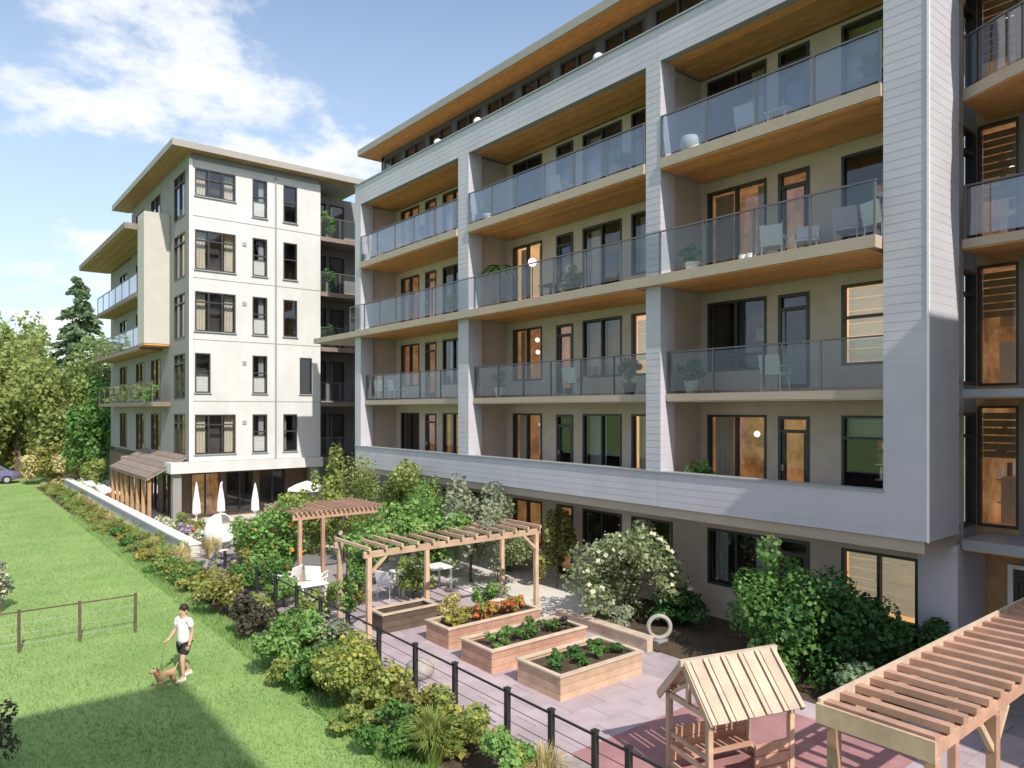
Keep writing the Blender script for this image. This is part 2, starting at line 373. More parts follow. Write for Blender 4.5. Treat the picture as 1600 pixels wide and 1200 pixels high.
rw = random.Random(3)
def curtain(fr, a0, a1, z0, z1, n):
    mb = MB(); k = max(4, int((a1 - a0) / 0.07)); A = [a0 + (a1 - a0) * i / k for i in range(k + 1)]
    for i in range(k):
        n0, n1 = n + (0.03 if i % 2 else -0.03), n + (-0.03 if i % 2 else 0.03)
        mb.quad(fr.P(A[i], n0, z0), fr.P(A[i + 1], n1, z0), fr.P(A[i + 1], n1, z1), fr.P(A[i], n0, z1))
    return mb
def window(parent, fr, a0, a1, z0, z1, cols=1, transom=None, room='roomdark', drape=None, furn=None, name='window', fm='frame', bw=0.065, depth=1.7, solid=None, lamps=()):
    """frame with mullions; pane, room behind it, curtains, furniture as its pieces"""
    mb = MB(); e = bw
    mb.box(a0, a0 + e, -0.14, 0.02, z0, z1, fr); mb.box(a1 - e, a1, -0.14, 0.02, z0, z1, fr)
    mb.box(a0 + e, a1 - e, -0.14, 0.02, z0, z0 + e, fr); mb.box(a0 + e, a1 - e, -0.14, 0.02, z1 - e, z1, fr)
    for i in range(1, cols):
        c = a0 + (a1 - a0) * i / cols; mb.box(c - e / 2, c + e / 2, -0.13, 0.01, z0 + e, z1 - e, fr)
    if transom: mb.box(a0 + e, a1 - e, -0.135, 0.015, transom - e / 2, transom + e / 2, fr)
    f = mb.build(name, fm, parent)
    MB().quad(fr.P(a0 + e, -0.06, z0 + e), fr.P(a1 - e, -0.06, z0 + e), fr.P(a1 - e, -0.06, z1 - e), fr.P(a0 + e, -0.06, z1 - e)).build('pane', 'pane', f)
    ra0, ra1, rz0, rz1, d0, d1 = a0 - 0.12, a1 + 0.12, z0 - 0.05, z1 + 0.08, -0.26, -0.26 - depth
    r = MB()
    r.quad(fr.P(ra0, d1, rz0), fr.P(ra1, d1, rz0), fr.P(ra1, d1, rz1), fr.P(ra0, d1, rz1))
    for p, q in (((ra0, rz0), (ra1, rz0)), ((ra1, rz0), (ra1, rz1)), ((ra1, rz1), (ra0, rz1)), ((ra0, rz1), (ra0, rz0))):
        r.quad(fr.P(p[0], d0, p[1]), fr.P(q[0], d0, q[1]), fr.P(q[0], d1, q[1]), fr.P(p[0], d1, p[1]))
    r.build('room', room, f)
    wd = a1 - a0
    if drape:
        dm, L, Rr = drape                      # material, share covered on the left and on the right
        if L: curtain(fr, a0 + e, a0 + e + wd * L, z0 + e, z1 - e, -0.32).build('curtain', dm, f)
        if Rr: curtain(fr, a1 - e - wd * Rr, a1 - e, z0 + e, z1 - e, -0.32).build('curtain', dm, f)
    if solid:                                  # roller blind, share of the height
        bm, s0, s1 = solid; h = z1 - z0
        bb = MB()
        for i in range(6):
            t0 = z0 + h * (s0 + (s1 - s0) * i / 6); t1 = z0 + h * (s0 + (s1 - s0) * (i + 0.96) / 6)
            bb.box(a0 + e, a1 - e, -0.24 - 0.006 * (i % 2), -0.225 - 0.006 * (i % 2), max(t0, z0 + e), min(t1, z1 - e), fr)
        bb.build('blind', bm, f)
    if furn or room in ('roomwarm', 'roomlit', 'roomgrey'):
        h = z1 - z0; g0 = rw.uniform(0.05, 0.4)
        fb = MB(); fb.box(a0 + wd * g0, a0 + wd * (g0 + 0.45), d1 + 0.05, d1 + 0.6, rz0 + 0.01, rz0 + h * rw.uniform(0.25, 0.45), fr)
        fb.build('sofa', rw.choice(['furnw', 'furn', 'curtg', 'fabric']), f, bevel=0.04)
        sh = MB(); s0 = rw.choice([0.02, 0.5])
        for q in range(4):
            zz = rz0 + h * (0.18 + 0.2 * q); c = a0 + wd * s0
            sh.box(c, c + wd * 0.48, d1 + 0.02, d1 + 0.3, zz - 0.03, zz, fr)
            while c < a0 + wd * (s0 + 0.44):
                bw_ = rw.uniform(0.03, 0.10)
                if rw.random() < 0.75: sh.box(c, c + bw_, d1 + 0.03, d1 + rw.uniform(0.15, 0.27), zz, zz + h * rw.uniform(0.07, 0.16), fr)
                c += bw_ + 0.005
        tag(sh.build('bookshelf', 'mixed', f), kind='stuff')
        c = a0 + wd * (0.72 if s0 < 0.3 else 0.25); zz = rz0 + h * 0.62
        MB().box(c - 0.22, c + 0.22, d1 + 0.01, d1 + 0.04, zz - 0.18, zz + 0.18, fr).build('picture', rw.choice(['w', 'curtg', 'furnw']), f)
        if room == 'roomwarm' and not lamps and rw.random() < 0.6: lamps = ((rw.uniform(.3, .7), rw.uniform(.62, .8)),)
    for la, lz in lamps:
        p = fr.P(a0 + wd * la, -0.8, z0 + (z1 - z0) * lz); MB().ball(p, 0.085, 10).build('lamp', 'lamp', f, True)
    return f

def door(parent, fr, a0, a1, z0, z1, tr, room='roomdark', drape=None, furn=None, leaf=None, lamps=(), name='balcony_door'):
    f = window(parent, fr, a0, a1, z0, z1, 1, tr, room, drape, furn, name, lamps=lamps, bw=0.085)
    fm = MB(); zt = tr - 0.05
    fm.box(a0 + 0.09, a0 + 0.17, -0.12, -0.02, z0 + 0.09, zt, fr); fm.box(a1 - 0.17, a1 - 0.09, -0.12, -0.02, z0 + 0.09, zt, fr)
    fm.box(a0 + 0.17, a1 - 0.17, -0.12, -0.02, z0 + 0.09, z0 + (zt - z0) * (0.45 if leaf else 0.1), fr)
    fm.build('door_leaf', leaf or 'frame', f)
    MB().box(a1 - 0.16, a1 - 0.12, -0.02, 0.05, z0 + 1.0, z0 + 1.15, fr).build('handle', 'steel', f)
    return f

FW = FX(16.9)
BAYS = [(6.66, 12.39), (12.89, 21.15), (21.8, 29.5)]
W3 = dict(A=(10.45, 12.28), B=(9.27, 10.12), C=(7.15, 8.47))
W2 = dict(A=(19.3, 20.95), B=(17.7, 18.55), C=(15.5, 17.25), D=(13.5, 15.1))
W1 = dict(A=(27.6, 29.2), B=(26.2, 27.1), C=(24.1, 25.7), D=(22.2, 23.7))
LOOK = {   # (bay, level, slot): room, drape, furniture, blind, lamps
    (3, 4, 'A'): ('roomdark', ('curtt', .3, 0), 'furn', None), (3, 4, 'B'): ('roomdark', None, None, None), (3, 4, 'C'): ('roomgrey', None, None, ('olive_blind', .45, 1)),
    (3, 3, 'A'): ('roomwarm', ('curtt', .2, .3), 'furn', None), (3, 3, 'B'): ('roomwarm', None, 'furn', None, ((.55, .5),)), (3, 3, 'C'): ('roomdark', ('curtg', .12, 0), 'furn', None),
    (3, 2, 'A'): ('roomdark', ('curtg', .1, 0), 'furnw', None), (3, 2, 'B'): ('roomdark', None, None, None), (3, 2, 'C'): ('roomlit', None, None, ('blind', .05, 1)),
    (3, 1, 'A'): ('roomwarm', ('curt', .0, .3), 'furnw', None), (3, 1, 'B'): ('roomwarm', None, 'furn', None, ((.5, .55),)), (3, 1, 'C'): ('roomdark', None, 'furn', ('curtg', .72, 1)),
    (3, 0, 'A'): ('roomdark', ('curtg', .25, .2), None, None), (3, 0, 'B'): ('roomdark', None, None, None), (3, 0, 'C'): ('roomlit', None, None, ('blind', .1, 1)),
    (2, 4, 'A'): ('roomdark', ('curtg', .2, 0), None, None), (2, 4, 'B'): ('roomdark', None, 'furn', None), (2, 4, 'C'): ('roomgrey', ('lilac_c', .1, .3), 'furnw', None), (2, 4, 'D'): ('roomdark', None, None, None),
    (2, 3, 'A'): ('roomlit', ('curt', .25, .2), 'furn', None), (2, 3, 'B'): ('roomgrey', None, None, None), (2, 3, 'C'): ('roomdark', ('curt', 0, .25), 'furn', None), (2, 3, 'D'): ('roomdark', ('curtg', 0, .2), None, None),
    (2, 2, 'A'): ('roomwarm', ('curtt', 0, .15), 'furn', None, ((.3, .8), (.72, .82), (.3, .55), (.7, .58))), (2, 2, 'B'): ('roomwarm', None, 'furn', None), (2, 2, 'C'): ('roomdark', ('curtt', .45, .3), None, None), (2, 2, 'D'): ('roomlit', None, None, ('blind', .25, .9)),
    (2, 1, 'A'): ('roomwarm', ('curt', .25, .3), 'furn', None), (2, 1, 'B'): ('roomdark', None, None, None), (2, 1, 'C'): ('roomdark', ('curtg', 0, .4), 'furn', None), (2, 1, 'D'): ('roomlit', ('curt', 0, .5), 'furn', None),
    (1, 1, 'A'): ('roomdark', None, None, None), (1, 1, 'B'): ('roomwarm', None, 'furn', None), (1, 1, 'C'): ('roomwarm', ('curt', .2, .2), 'furnw', None),
    (1, 3, 'C'): ('roomdark', ('curt', .3, 0), None, None), (1, 2, 'C'): ('roomgrey', ('curt', .2, .2), 'furn', None),
}
mm = bpy.data.materials.new('mixed_furnishings'); mm.use_nodes = True
_t = mm.node_tree; _g = _t.nodes.new('ShaderNodeNewGeometry'); _r = _t.nodes.new('ShaderNodeValToRGB'); _t.links.new(_g.outputs['Random Per Island'], _r.inputs[0])
_r.color_ramp.interpolation = 'CONSTANT'
for i, c in enumerate(((.30, .15, .06), (.70, .62, .50), (.12, .07, .05), (.45, .22, .12), (.25, .30, .34), (.62, .40, .20), (.35, .10, .08), (.78, .74, .68))):
    if i < 2: e_ = _r.color_ramp.elements[i]; e_.position = i / 8
    else: e_ = _r.color_ramp.elements.new(i / 8)
    e_.color = (*c, 1)
_t.links.new(_r.outputs[0], _t.nodes['Principled BSDF'].inputs['Base Color']); _t.links.new(_r.outputs[0], _t.nodes['Principled BSDF'].inputs['Emission Color']); _t.nodes['Principled BSDF'].inputs['Emission Strength'].default_value = 0.12  # faint emission puts room glow into the furnishings
M['mixed'] = mm
M['olive_blind'] = mat('olive_blind', (0.42, 0.40, 0.17), 0.9, 0.1, 2)
M['lilac_c'] = M['lilac']
ops = []
for bi, W in ((3, W3), (2, W2), (1, W1)):
    for lv in range(5):
        for s, (a0, a1) in W.items():
            z = FL[lv]
            if s == 'B': z0, z1, tr = z + 0.12, z + 2.5, z + 2.12
            elif lv == 0: z0, z1, tr = z + 0.93, z + 2.48, None
            elif lv in (3, 4) and s in ('A', 'C'): z0, z1, tr = z + 0.12, z + 2.5, None
            else: z0, z1, tr = z + 0.62, z + 2.53, None
            if lv == 0 and bi == 3 and s == 'C': a0, a1, z0 = 6.75, 8.47, 0.95
            lk = LOOK.get((bi, lv, s)) or (rw.choice(['roomdark', 'roomwarm', 'roomgrey', 'roomwarm']), rw.choice([None, ('curt', .2, .15), ('curtg', .2, 0)]), rw.choice([None, 'furn']), None)
            if lv == 2 and s == 'A' and bi == 3: tr = z + 1.05
            if lv == 2 and s == 'C' and bi == 3: tr = z + 1.75
            if lv == 1 and s == 'C' and bi == 3: tr = z + 2.0
            ops.append((a0, a1, z0, z1))
            lamps = lk[4] if len(lk) > 4 else ()
            if s == 'B': door(B, FW, a0, a1, z0, z1, tr, lk[0], lk[1], lk[2], 'greyd' if (bi, lv) == (3, 2) else None, lamps)
            else: window(B, FW, a0, a1, z0, z1, 2 if a1 - a0 > 1.4 else 1, tr, lk[0], lk[1], lk[2], solid=lk[3], lamps=lamps)
wall(B, FW, 5.95, 30.0, 0, 15.0, ops, 'taupe', name='recess_wall')

# grey frame: bands, pillars, side, lap siding boards as single planks where they show large
LAP = 0.18
def plank_mesh(name, L, ax):
    mb = MB()
    if ax == 'y': mb.hexa([(-0.003, 0, 0), (-0.003, L, 0), (0.02, L, 0), (0.02, 0, 0), (0.0, 0, LAP), (0.0, L, LAP), (0.02, L, LAP), (0.02, 0, LAP)])
    else: mb.hexa([(0, -0.003, 0), (L, -0.003, 0), (L, 0.02, 0), (0, 0.02, 0), (0, 0.0, LAP), (L, 0.0, LAP), (L, 0.02, LAP), (0, 0.02, LAP)])
    me = bpy.data.meshes.new(name); me.from_pydata(mb.v, [], mb.f); me.materials.append(M['grey']); return me
mbk = MB()
mbk.box(15.03, 16.57, 5.85, 6.63, 3.2, 17.6)                      # right pillar core
for a0, a1 in ((12.41, 12.87), (21.17, 21.78), (29.52, 30.04)): mbk.box(15.03, 15.6, a0, a1, 4.05, 15.0)
mbk.box(15.03, 15.25, 6.63, 30.04, 3.25, 4.03)
mbk.box(15.03, 15.25, 6.63, 30.04, 15.02, 15.9)
fr_ = mbk.build('grey_frame', 'greyd', B)
org = ORG[B.name]
def planks(me, n, x, y, z0):
    for i in range(n): link('plank', me, None, fr_, Vector((x, y, z0 + i * LAP)) - org)
planks(plank_mesh('plank', 0.84, 'y'), 80, 15.005, 5.82, 3.2)
planks(plank_mesh('plank', 1.56, 'x'), 80, 15.005, 5.825, 3.2)
for a0, a1 in ((6.66, 12.5), (12.5, 18.3), (18.3, 24.2), (24.2, 30.06)):
    L = a1 - a0 - 0.008
    me = plank_mesh('plank', L, 'y')
    planks(me, 5, 15.005, a0, 3.2); planks(me, 5, 15.005, a0, 15.0)
sb = MB()
for a0, a1 in ((12.39, 12.89), (21.15, 21.8), (29.5, 30.06)):
    for i in range(61):
        z = 4.05 + i * LAP
        if z > 14.95: break
        sb.hexa([(15.001, a0, z), (15.001, a1, z), (15.02, a1, z), (15.02, a0, z), (15.005, a0, z + LAP), (15.005, a1, z + LAP), (15.02, a1, z + LAP), (15.02, a0, z + LAP)])
        sb.hexa([(15.005, a0 - .003, z), (15.6, a0 - .003, z), (15.6, a0 + .02, z), (15.005, a0 + .02, z), (15.005, a0, z + LAP), (15.6, a0, z + LAP), (15.6, a0 + .02, z + LAP), (15.005, a0 + .02, z + LAP)])
tag(sb.build('siding', 'grey', B), kind='stuff')
cap = MB().box(14.96, 15.3, 5.80, 30.08, 15.905, 15.95); cap.box(14.965, 15.3, 6.64, 30.07, 4.105, 4.14)
cap.build('coping', 'steel', B)
# corner trims of the right pillar
MB().box(14.985, 15.03, 5.79, 5.835, 3.19, 17.6).build('corner_trim', 'w', B)
# partitions between bays, floors
for a in (6.64, 12.64, 21.47, 29.8):
    MB().box(15.61, 16.9, a - 0.12, a + 0.12, 3.2, 15.0).build('partition', 'taupe', B)
MB().box(15.05, 16.9, 5.9, 30.0, 2.95, 3.2).build('floor_slab', 'slab', B)
# wall of the frame base that meets the ground at the corner
MB().box(16.5, 18.1, 5.83, 5.99, 0, 2.95).box(16.5, 16.89, 5.99, 6.6, 0, 2.95).build('corner_pier', 'grey', B)

SOF = 0
def soffit(parent, x0, x1, y0, y1, z, m='soffit', bw=0.17):
    n = int((x1 - x0) / bw); bw = (x1 - x0) / n
    me = None
    for i in range(n):
        if me is None:
            mb = MB().box(0.006, bw - 0.006, 0, y1 - y0, -0.022, 0)
            me = bpy.data.meshes.new('soffit_board'); me.from_pydata(mb.v, [], mb.f); me.materials.append(M[m])
        link('soffit_board', me, None, parent, Vector((x0 + i * bw, y0, z)) - ORG[parent.name])
def balcony(parent, fr, a0, a1, nf, nb, z, th, post_every=1.4, glass=True, ends=True, boards=True, slabm='slab', h=1.08, name='balcony', gm='rail'):
    """slab from nf (front) to nb (back, at the wall) with glass panels, posts and a top rail"""
    s = MB().box(a0, a1, nb, nf, z - th, z - 0.012, fr).build(name, slabm, parent)
    if glass:
        n = max(1, round((a1 - a0) / post_every)); st = (a1 - a0 - 0.08) / n
        for i in range(n + 1):
            c = a0 + 0.04 + i * st; MB().box(c - 0.022, c + 0.022, nf - 0.09, nf - 0.045, z - 0.012, z + h, fr).build('post', 'railmetal', s)
        for i in range(n):
            c = a0 + 0.04 + i * st; MB().box(c + 0.03, c + st - 0.03, nf - 0.072, nf - 0.06, z + 0.06, z + h - 0.03, fr).build('glass_panel', gm, s)
        MB().box(a0, a1, nf - 0.095, nf - 0.04, z + h, z + h + 0.035, fr).build('rail', 'railmetal', s)
    return s
for bi, (a0, a1) in enumerate(BAYS):
    s = balcony(B, FX(0), a0 + 0.02, a1 - 0.02, -14.93, -16.9, 12.4, 0.28)
    soffit(s, 14.97, 16.85, a0 + 0.05, a1 - 0.05, 12.115)
    s = balcony(B, FX(0), a0 + 0.02, a1 - 0.02, -15.2, -16.9, 6.2, 0.2, gm='railclear')
    soffit(s, 15.22, 16.85, a0 + 0.05, a1 - 0.05, 5.995, 'taupe', 0.3)
s4 = balcony(B, FX(0), 6.68, 30.1, -14.7, -15.0, 9.3, 0.27, gm='railclear')
MB().box(15.0, 16.9, 6.78, 34.0, 9.03, 9.288).build('floor_slab', 'slab', B)
MB().box(14.72, 15.0, 30.1, 34.0, 9.04, 9.28).build('canopy_edge', 'slab', B)
for a0, a1 in BAYS: soffit(s4, 14.74, 16.85, a0 + 0.15, a1 - 0.15, 9.025)
rs = MB().box(15.26, 19.0, 5.9, 30.0, 15.05, 15.45).build('roof_slab', 'slab', B)
for a0, a1 in BAYS: soffit(rs, 15.28, 16.85, a0, a1, 15.045)

# penthouse behind the roof terrace
FP = FX(17.3)
po = []
y = 6.3
pk = 0
while y < 31.0:
    po.append((y, y + 1.75, 15.6, 18.0))
    window(B, FP, y, y + 1.75, 15.6, 18.0, 2, 17.35, rw.choice(['roomdark', 'roomgrey', 'roomdark']), rw.choice([None, None, ('curt', .2, .1)]), None)
    y += 2.15
wall(B, FP, 5.9, 31.8, 15.45, 18.2, po, 'pent', name='penthouse_wall')
MB().box(17.3, 17.5, 31.8, 31.81, 15.45, 18.2).box(17.3, 26, 31.55, 31.8, 15.45, 18.2).build('wall', 'greyd', B)
rf = MB().box(16.33, 30, 3.0, 32.3, 18.24, 18.46).build('roof', 'roof', B)
MB().box(16.27, 16.33, 2.95, 32.35, 18.2, 18.5).box(16.33, 30, 32.3, 32.36, 18.2, 18.5).build('fascia', 'fascia', rf)
soffit(rf, 16.34, 17.3, 3.0, 32.28, 18.235, bw=0.16)
soffit(rf, 17.3, 19.2, 31.85, 32.28, 18.235, bw=0.19)

# recessed part at the right: curved and straight balconies before wood-clad rooms
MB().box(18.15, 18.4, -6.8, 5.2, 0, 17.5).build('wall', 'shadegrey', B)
sideops = []
FS = FY(6.03)
for lv in range(1, 6):
    z = FL[lv]
    window(B, FS, 16.62, 18.05, z + 0.12, z + 2.6, 2, z + 2.1, 'roomdark', name='side_window', depth=0.3)
    sideops.append((16.62, 18.05, z + 0.12, z + 2.6))
wall(B, FS, 16.575, 18.15, 0, 17.6, sideops, 'greyd', 0.2, name='recess_side_wall')
FB = FX(18.12)
for lv in range(1, 6):
    z = FL[lv]
    f = window(B, FB, 5.22, 6.0, z + 0.1, z + 2.75, 1, None, 'roomwarm', None, 'furnw' if lv < 3 else 'furn', bw=0.05, depth=1.2)
    for i in range(9 if lv > 2 else 6):
        zz = z + 2.6 - i * 0.17
        MB().box(5.28, 5.95, -0.2, -0.17, zz - 0.14, zz, FB).build('blind_slat', 'clad', f)
    door(B, FX(18.1), 4.05, 4.95, z + 0.1, z + 2.6, z + 2.2, 'roomdark')
    window(B, FX(18.1), 0.5, 3.6, z + 0.1, z + 2.6, 2, None, rw.choice(['roomwarm', 'roomdark']), ('curt', .15, .15), None)
wall(B, FB, 5.2, 6.029, 0, 17.5, [(5.22, 6.0, FL[l] + 0.1, FL[l] + 2.75) for l in range(1, 6)], 'clad', 0.03, name='wood_wall')
f = door(B, FX(18.08), 4.3, 5.3, 0.05, 2.35, 2.15, 'roomdark', name='entrance_door')
MB().box(4.2, 4.3, -0.02, 0.06, 0.02, 2.45, FX(18.08)).box(5.3, 5.4, -0.02, 0.06, 0.02, 2.45, FX(18.08)).box(4.3, 5.3, -0.02, 0.06, 2.36, 2.45, FX(18.08)).build('door_frame', 'w', f)
for lv, th, sm in ((1, 0.22, 'steel'), (2, 0.18, 'steel'), (3, 0.2, 'slab')):
    s = balcony(B, FX(0), -2.0, 5.78, -16.6, -18.1, FL[lv], th, glass=(lv == 3), slabm=sm)
    soffit(s, 16.63, 18.05, -2.0, 5.76, FL[lv] - th - 0.005, bw=0.2)
def curved_slab(z, th):
    pts = []
    for i in range(13):                         # front edge swells outwards from the frame corner
        t = i / 12; yy = 5.78 - 3.6 * t; pts.append((16.62 - 0.95 * math.sin(min(1, t * 1.3) * math.pi / 2), yy))
    pts += [(15.67, -2.0), (18.1, -2.0), (18.1, 5.78)]
    mb = MB(); n = len(pts); mb.v += [(x, y, z - th) for x, y in pts] + [(x, y, z - 0.01) for x, y in pts]
    mb.f += [tuple(range(n))[::-1], tuple(range(n, 2 * n))] + [(i, (i + 1) % n, n + (i + 1) % n, n + i) for i in range(n)]
    s = mb.build('balcony', 'slab', B)
    ub = MB(); ub.v += [(x + (0.04 if x < 18 else 0), y, z - th - 0.02) for x, y in pts] + [(x + (0.04 if x < 18 else 0), y, z - th - 0.002) for x, y in pts]
    ub.f += [tuple(range(n))[::-1], tuple(range(n, 2 * n))] + [(i, (i + 1) % n, n + (i + 1) % n, n + i) for i in range(n)]
    ub.build('soffit_panel', 'soffit', s)
    for i in range(12):
        (x0, y0), (x1, y1) = pts[i], pts[i + 1]
        MB().bar((x0 + 0.08, y0 - 0.02, z + 0.55), (x1 + 0.08, y1 + 0.02, z + 0.55), 0.012, 1.0).build('glass_panel', 'rail', s)
        MB().bar((x0 + 0.08, y0, z + 1.09), (x1 + 0.08, y1, z + 1.09), 0.05, 0.035).build('rail', 'railmetal', s)
        if i % 3 == 0: MB().box(x0 + 0.06, x0 + 0.1, y0 - 0.06, y0 - 0.02, z - 0.01, z + 1.08).build('post', 'railmetal', s)
curved_slab(12.4, 0.25); curved_slab(15.5, 0.25)
# unseen buildings inferred from their shadows, placed to shade lawn and facade corner
wg = MB().box(12.35, 32, -16, -3.0, 0, 16.0).build('south_wing', 'grey', B)
window(B, FX(12.35), -9, -7.4, 4, 6, 2); window(B, FX(12.35), -9, -7.4, 7.1, 9.1, 2)
MB().box(-30, 0.0, -34, -7.2, 0, 22).build('unseen_neighbour', 'grey', B)
MB().box(-30.2, 0.0, -34.2, -7.2, 22, 22.3).build('roof', 'roof', B)

# ------------------------------------------------------------------ white block at the end
Wb = thing('white_apartment_block', 'white rendered end block with small dark windows under a thin overhanging roof', 'building', (10, 38.1, 0))
F2 = FY(38.1)
wo = []
def wwin(x0, x1, z0, z1, cols, **k):
    wo.append((x0, x1, z0, z1)); window(Wb, F2, x0, x1, z0, z1, cols, **k)
for i, z in enumerate((15.5, 12.4, 9.3, 6.2, 3.1)):
    lo, hi = z + 0.42, z + 2.42
    if i == 3: wwin(10.25, 11.0, lo, hi, 1, transom=z + 1.5, room='roomdark', solid=('fabric', 0.02, .5))  # white lower half stands in for a pale reflection in the glass
    else: wwin(10.25, 12.25, lo + (0.6 if i == 0 else 0), hi, 3, room=('roomwarm' if i in (4, 1) else 'roomdark'), drape=(('curt', .25, .2)), furn='furn', transom=(z + 1.9))
    wwin(13.12, 13.9, lo, hi, 1, transom=z + 1.5, room='roomdark', solid=('fabric', .02, .45), drape=('curtg', 0, .35))  # white lower blind imitates the reflection in the narrow pane
    if i == 3: wwin(15.7, 16.4, lo, hi, 1, room='roomdark')
    else: wwin(14.78, 15.55, lo, hi, 1, transom=z + 1.5, room='roomdark', drape=('curtg', .3, 0) if i == 4 else None)
wall(Wb, F2, 10.0, 16.9, 3.15, 18.3, wo, 'white', name='white_wall')
MB().box(9.05, 16.9, 37.75, 38.08, 2.62, 3.14).box(9.05, 10, 38.08, 39.0, 2.62, 3.14).build('base_band', 'white', Wb)
for lv in (6.2, 9.3, 12.4, 15.5): MB().box(10.13, 16.88, 38.085, 38.098, lv - 0.012, lv + 0.012).build('joint_strip', 'shadegrey', Wb)
MB().tube([(14.35, 38.03, 3.2), (14.35, 38.03, 18.25)], 0.045, 8).build('downpipe', 'steel', Wb)
for (x0, x1, z0, z1) in wo: MB().box(x0 - 0.05, x1 + 0.05, 38.02, 38.095, z0 - 0.05, z0 - 0.004).build('window_sill', 'steel', Wb)
for lv in (5.0, 8.1, 11.2, 14.3): MB().box(12.6, 12.8, 38.06, 38.095, lv, lv + .2).build('wall_vent', 'steel', Wb)
MB().box(9.97, 10.12, 38.02, 38.1, 3.15, 18.3).build('corner_trim', 'w', Wb)
MB().box(9.1, 16.9, 38.1, 50, 2.66, 2.9).build('floor_slab', 'slab', Wb)
# shaded garden side
F3 = FX(10.0)
lo3 = []
for i, z in enumerate((15.5, 12.4, 9.3, 6.2, 3.1)):
    lo3.append((38.9, 41.0, z + 0.15, z + 2.45)); window(Wb, F3, 38.9, 41.0, z + 0.15, z + 2.45, 2, z + 1.95, 'roomdark', ('curtg', .2, .1))
    for a in (44.0, 48.0, 53.0):
        if i == 0 and a > 52: continue
        lo3.append((a, a + 2.2, z + 0.15, z + 2.45)); window(Wb, F3, a, a + 2.2, z + 0.15, z + 2.45, 2, None, 'roomwarm' if i in (3, 4) else 'roomdark')
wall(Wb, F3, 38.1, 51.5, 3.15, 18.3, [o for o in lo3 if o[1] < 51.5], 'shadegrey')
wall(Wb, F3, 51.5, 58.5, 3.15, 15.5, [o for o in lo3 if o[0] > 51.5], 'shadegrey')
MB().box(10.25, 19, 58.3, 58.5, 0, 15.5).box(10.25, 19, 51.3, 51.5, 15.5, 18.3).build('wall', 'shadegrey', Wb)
MB().box(8.72, 9.98, 41.9, 43.4, 9.3, 16.3).build('cream_bay', 'cream', Wb)
MB().box(8.75, 9.98, 41.93, 43.35, 9.2, 9.298).build('soffit_panel', 'soffit', Wb)
rf2 = MB().box(9.08, 19.6, 37.43, 52.4, 18.62, 18.86).build('roof', 'roof', Wb)
MB().box(9.02, 9.08, 37.37, 52.4, 18.58, 18.9).box(9.08, 19.6, 37.37, 37.43, 18.58, 18.9).build('fascia', 'fascia', rf2)
soffit(rf2, 9.1, 10.0, 37.45, 52.4, 18.615, 'clad', bw=0.15)
soffit(rf2, 10.0, 19.5, 37.45, 38.1, 18.615, 'clad', bw=0.5)
MB().box(10.05, 16.88, 38.15, 51.3, 18.3, 18.6).build('roof_slab', 'greyd', Wb)
lr = MB().box(8.1, 11.5, 43.6, 59.0, 15.62, 15.95).build('lower_roof', 'shingle', Wb)
soffit(lr, 8.15, 9.98, 43.65, 59.0, 15.615, 'clad', bw=0.18)
for z, a0, a1, pr in ((12.4, 45, 57.5, 8.95), (9.3, 43.5, 57.5, 8.85), (6.2, 41.8, 57.5, 9.05)):
    s = balcony(Wb, FX(0), a0, a1, -pr, -10.0, z, 0.22, 2.0, slabm='shingle', gm='railclear')
    soffit(s, pr + .02, 9.98, a0, a1, z - 0.225, 'clad', bw=0.22)
# brown roofed porch at its foot
sh = MB()
sh.hexa([(8.15, 38.6, 2.28), (10.0, 38.6, 3.3), (10.0, 48, 3.3), (8.15, 48, 2.28), (8.15, 38.6, 2.4), (10.0, 38.6, 3.44), (10.0, 48, 3.44), (8.15, 48, 2.4)])
ph = sh.build('porch_roof', 'shingle', Wb)
for i in range(5):
    x0, x1 = 8.13 + i * 0.375, 8.13 + (i + 1) * 0.375
    MB().hexa([(x0, 38.57, 2.42 + i * .21), (x1, 38.57, 2.61 + i * .21), (x1, 48.03, 2.61 + i * .21), (x0, 48.03, 2.42 + i * .21), (x0, 38.57, 2.45 + i * .21), (x1, 38.57, 2.63 + i * .21), (x1, 48.03, 2.63 + i * .21), (x0, 48.03, 2.45 + i * .21)]).build('roof_strip', 'shingle', ph)
for yy in np.arange(38.8, 48, 1.3): MB().box(8.25, 8.4, yy, yy + 0.15, 0, 2.36).build('porch_post', 'clad', ph)
# ground floor set back, dark wood and glass
fo = []
for x in (10.6, 12.4, 14.2):
    fo.append((x, x + 1.5, 0.1, 2.4)); window(Wb, FY(40.2), x, x + 1.5, 0.1, 2.4, 2, None, 'roomwarm' if x < 12 else 'roomdark')
wall(Wb, FY(40.2), 9.6, 19, 0, 2.66, fo, 'darkwood', name='ground_floor_wall')
gf = []
for a in (41, 44, 47, 50, 53):
    gf.append((a, a + 2, 0.1, 2.3)); window(Wb, FX(9.9), a, a + 2, 0.1, 2.3, 2, None, 'roomwarm' if a % 2 else 'roomdark')
wall(Wb, FX(9.9), 40.2, 58.3, 0, 2.9, gf, 'darkwood', name='ground_floor_wall')
MB().box(9.2, 9.6, 38.0, 38.35, 0, 2.62).build('column', 'shadegrey', Wb); MB().box(16.4, 16.8, 38.0, 38.35, 0, 2.62).build('column', 'shadegrey', Wb)
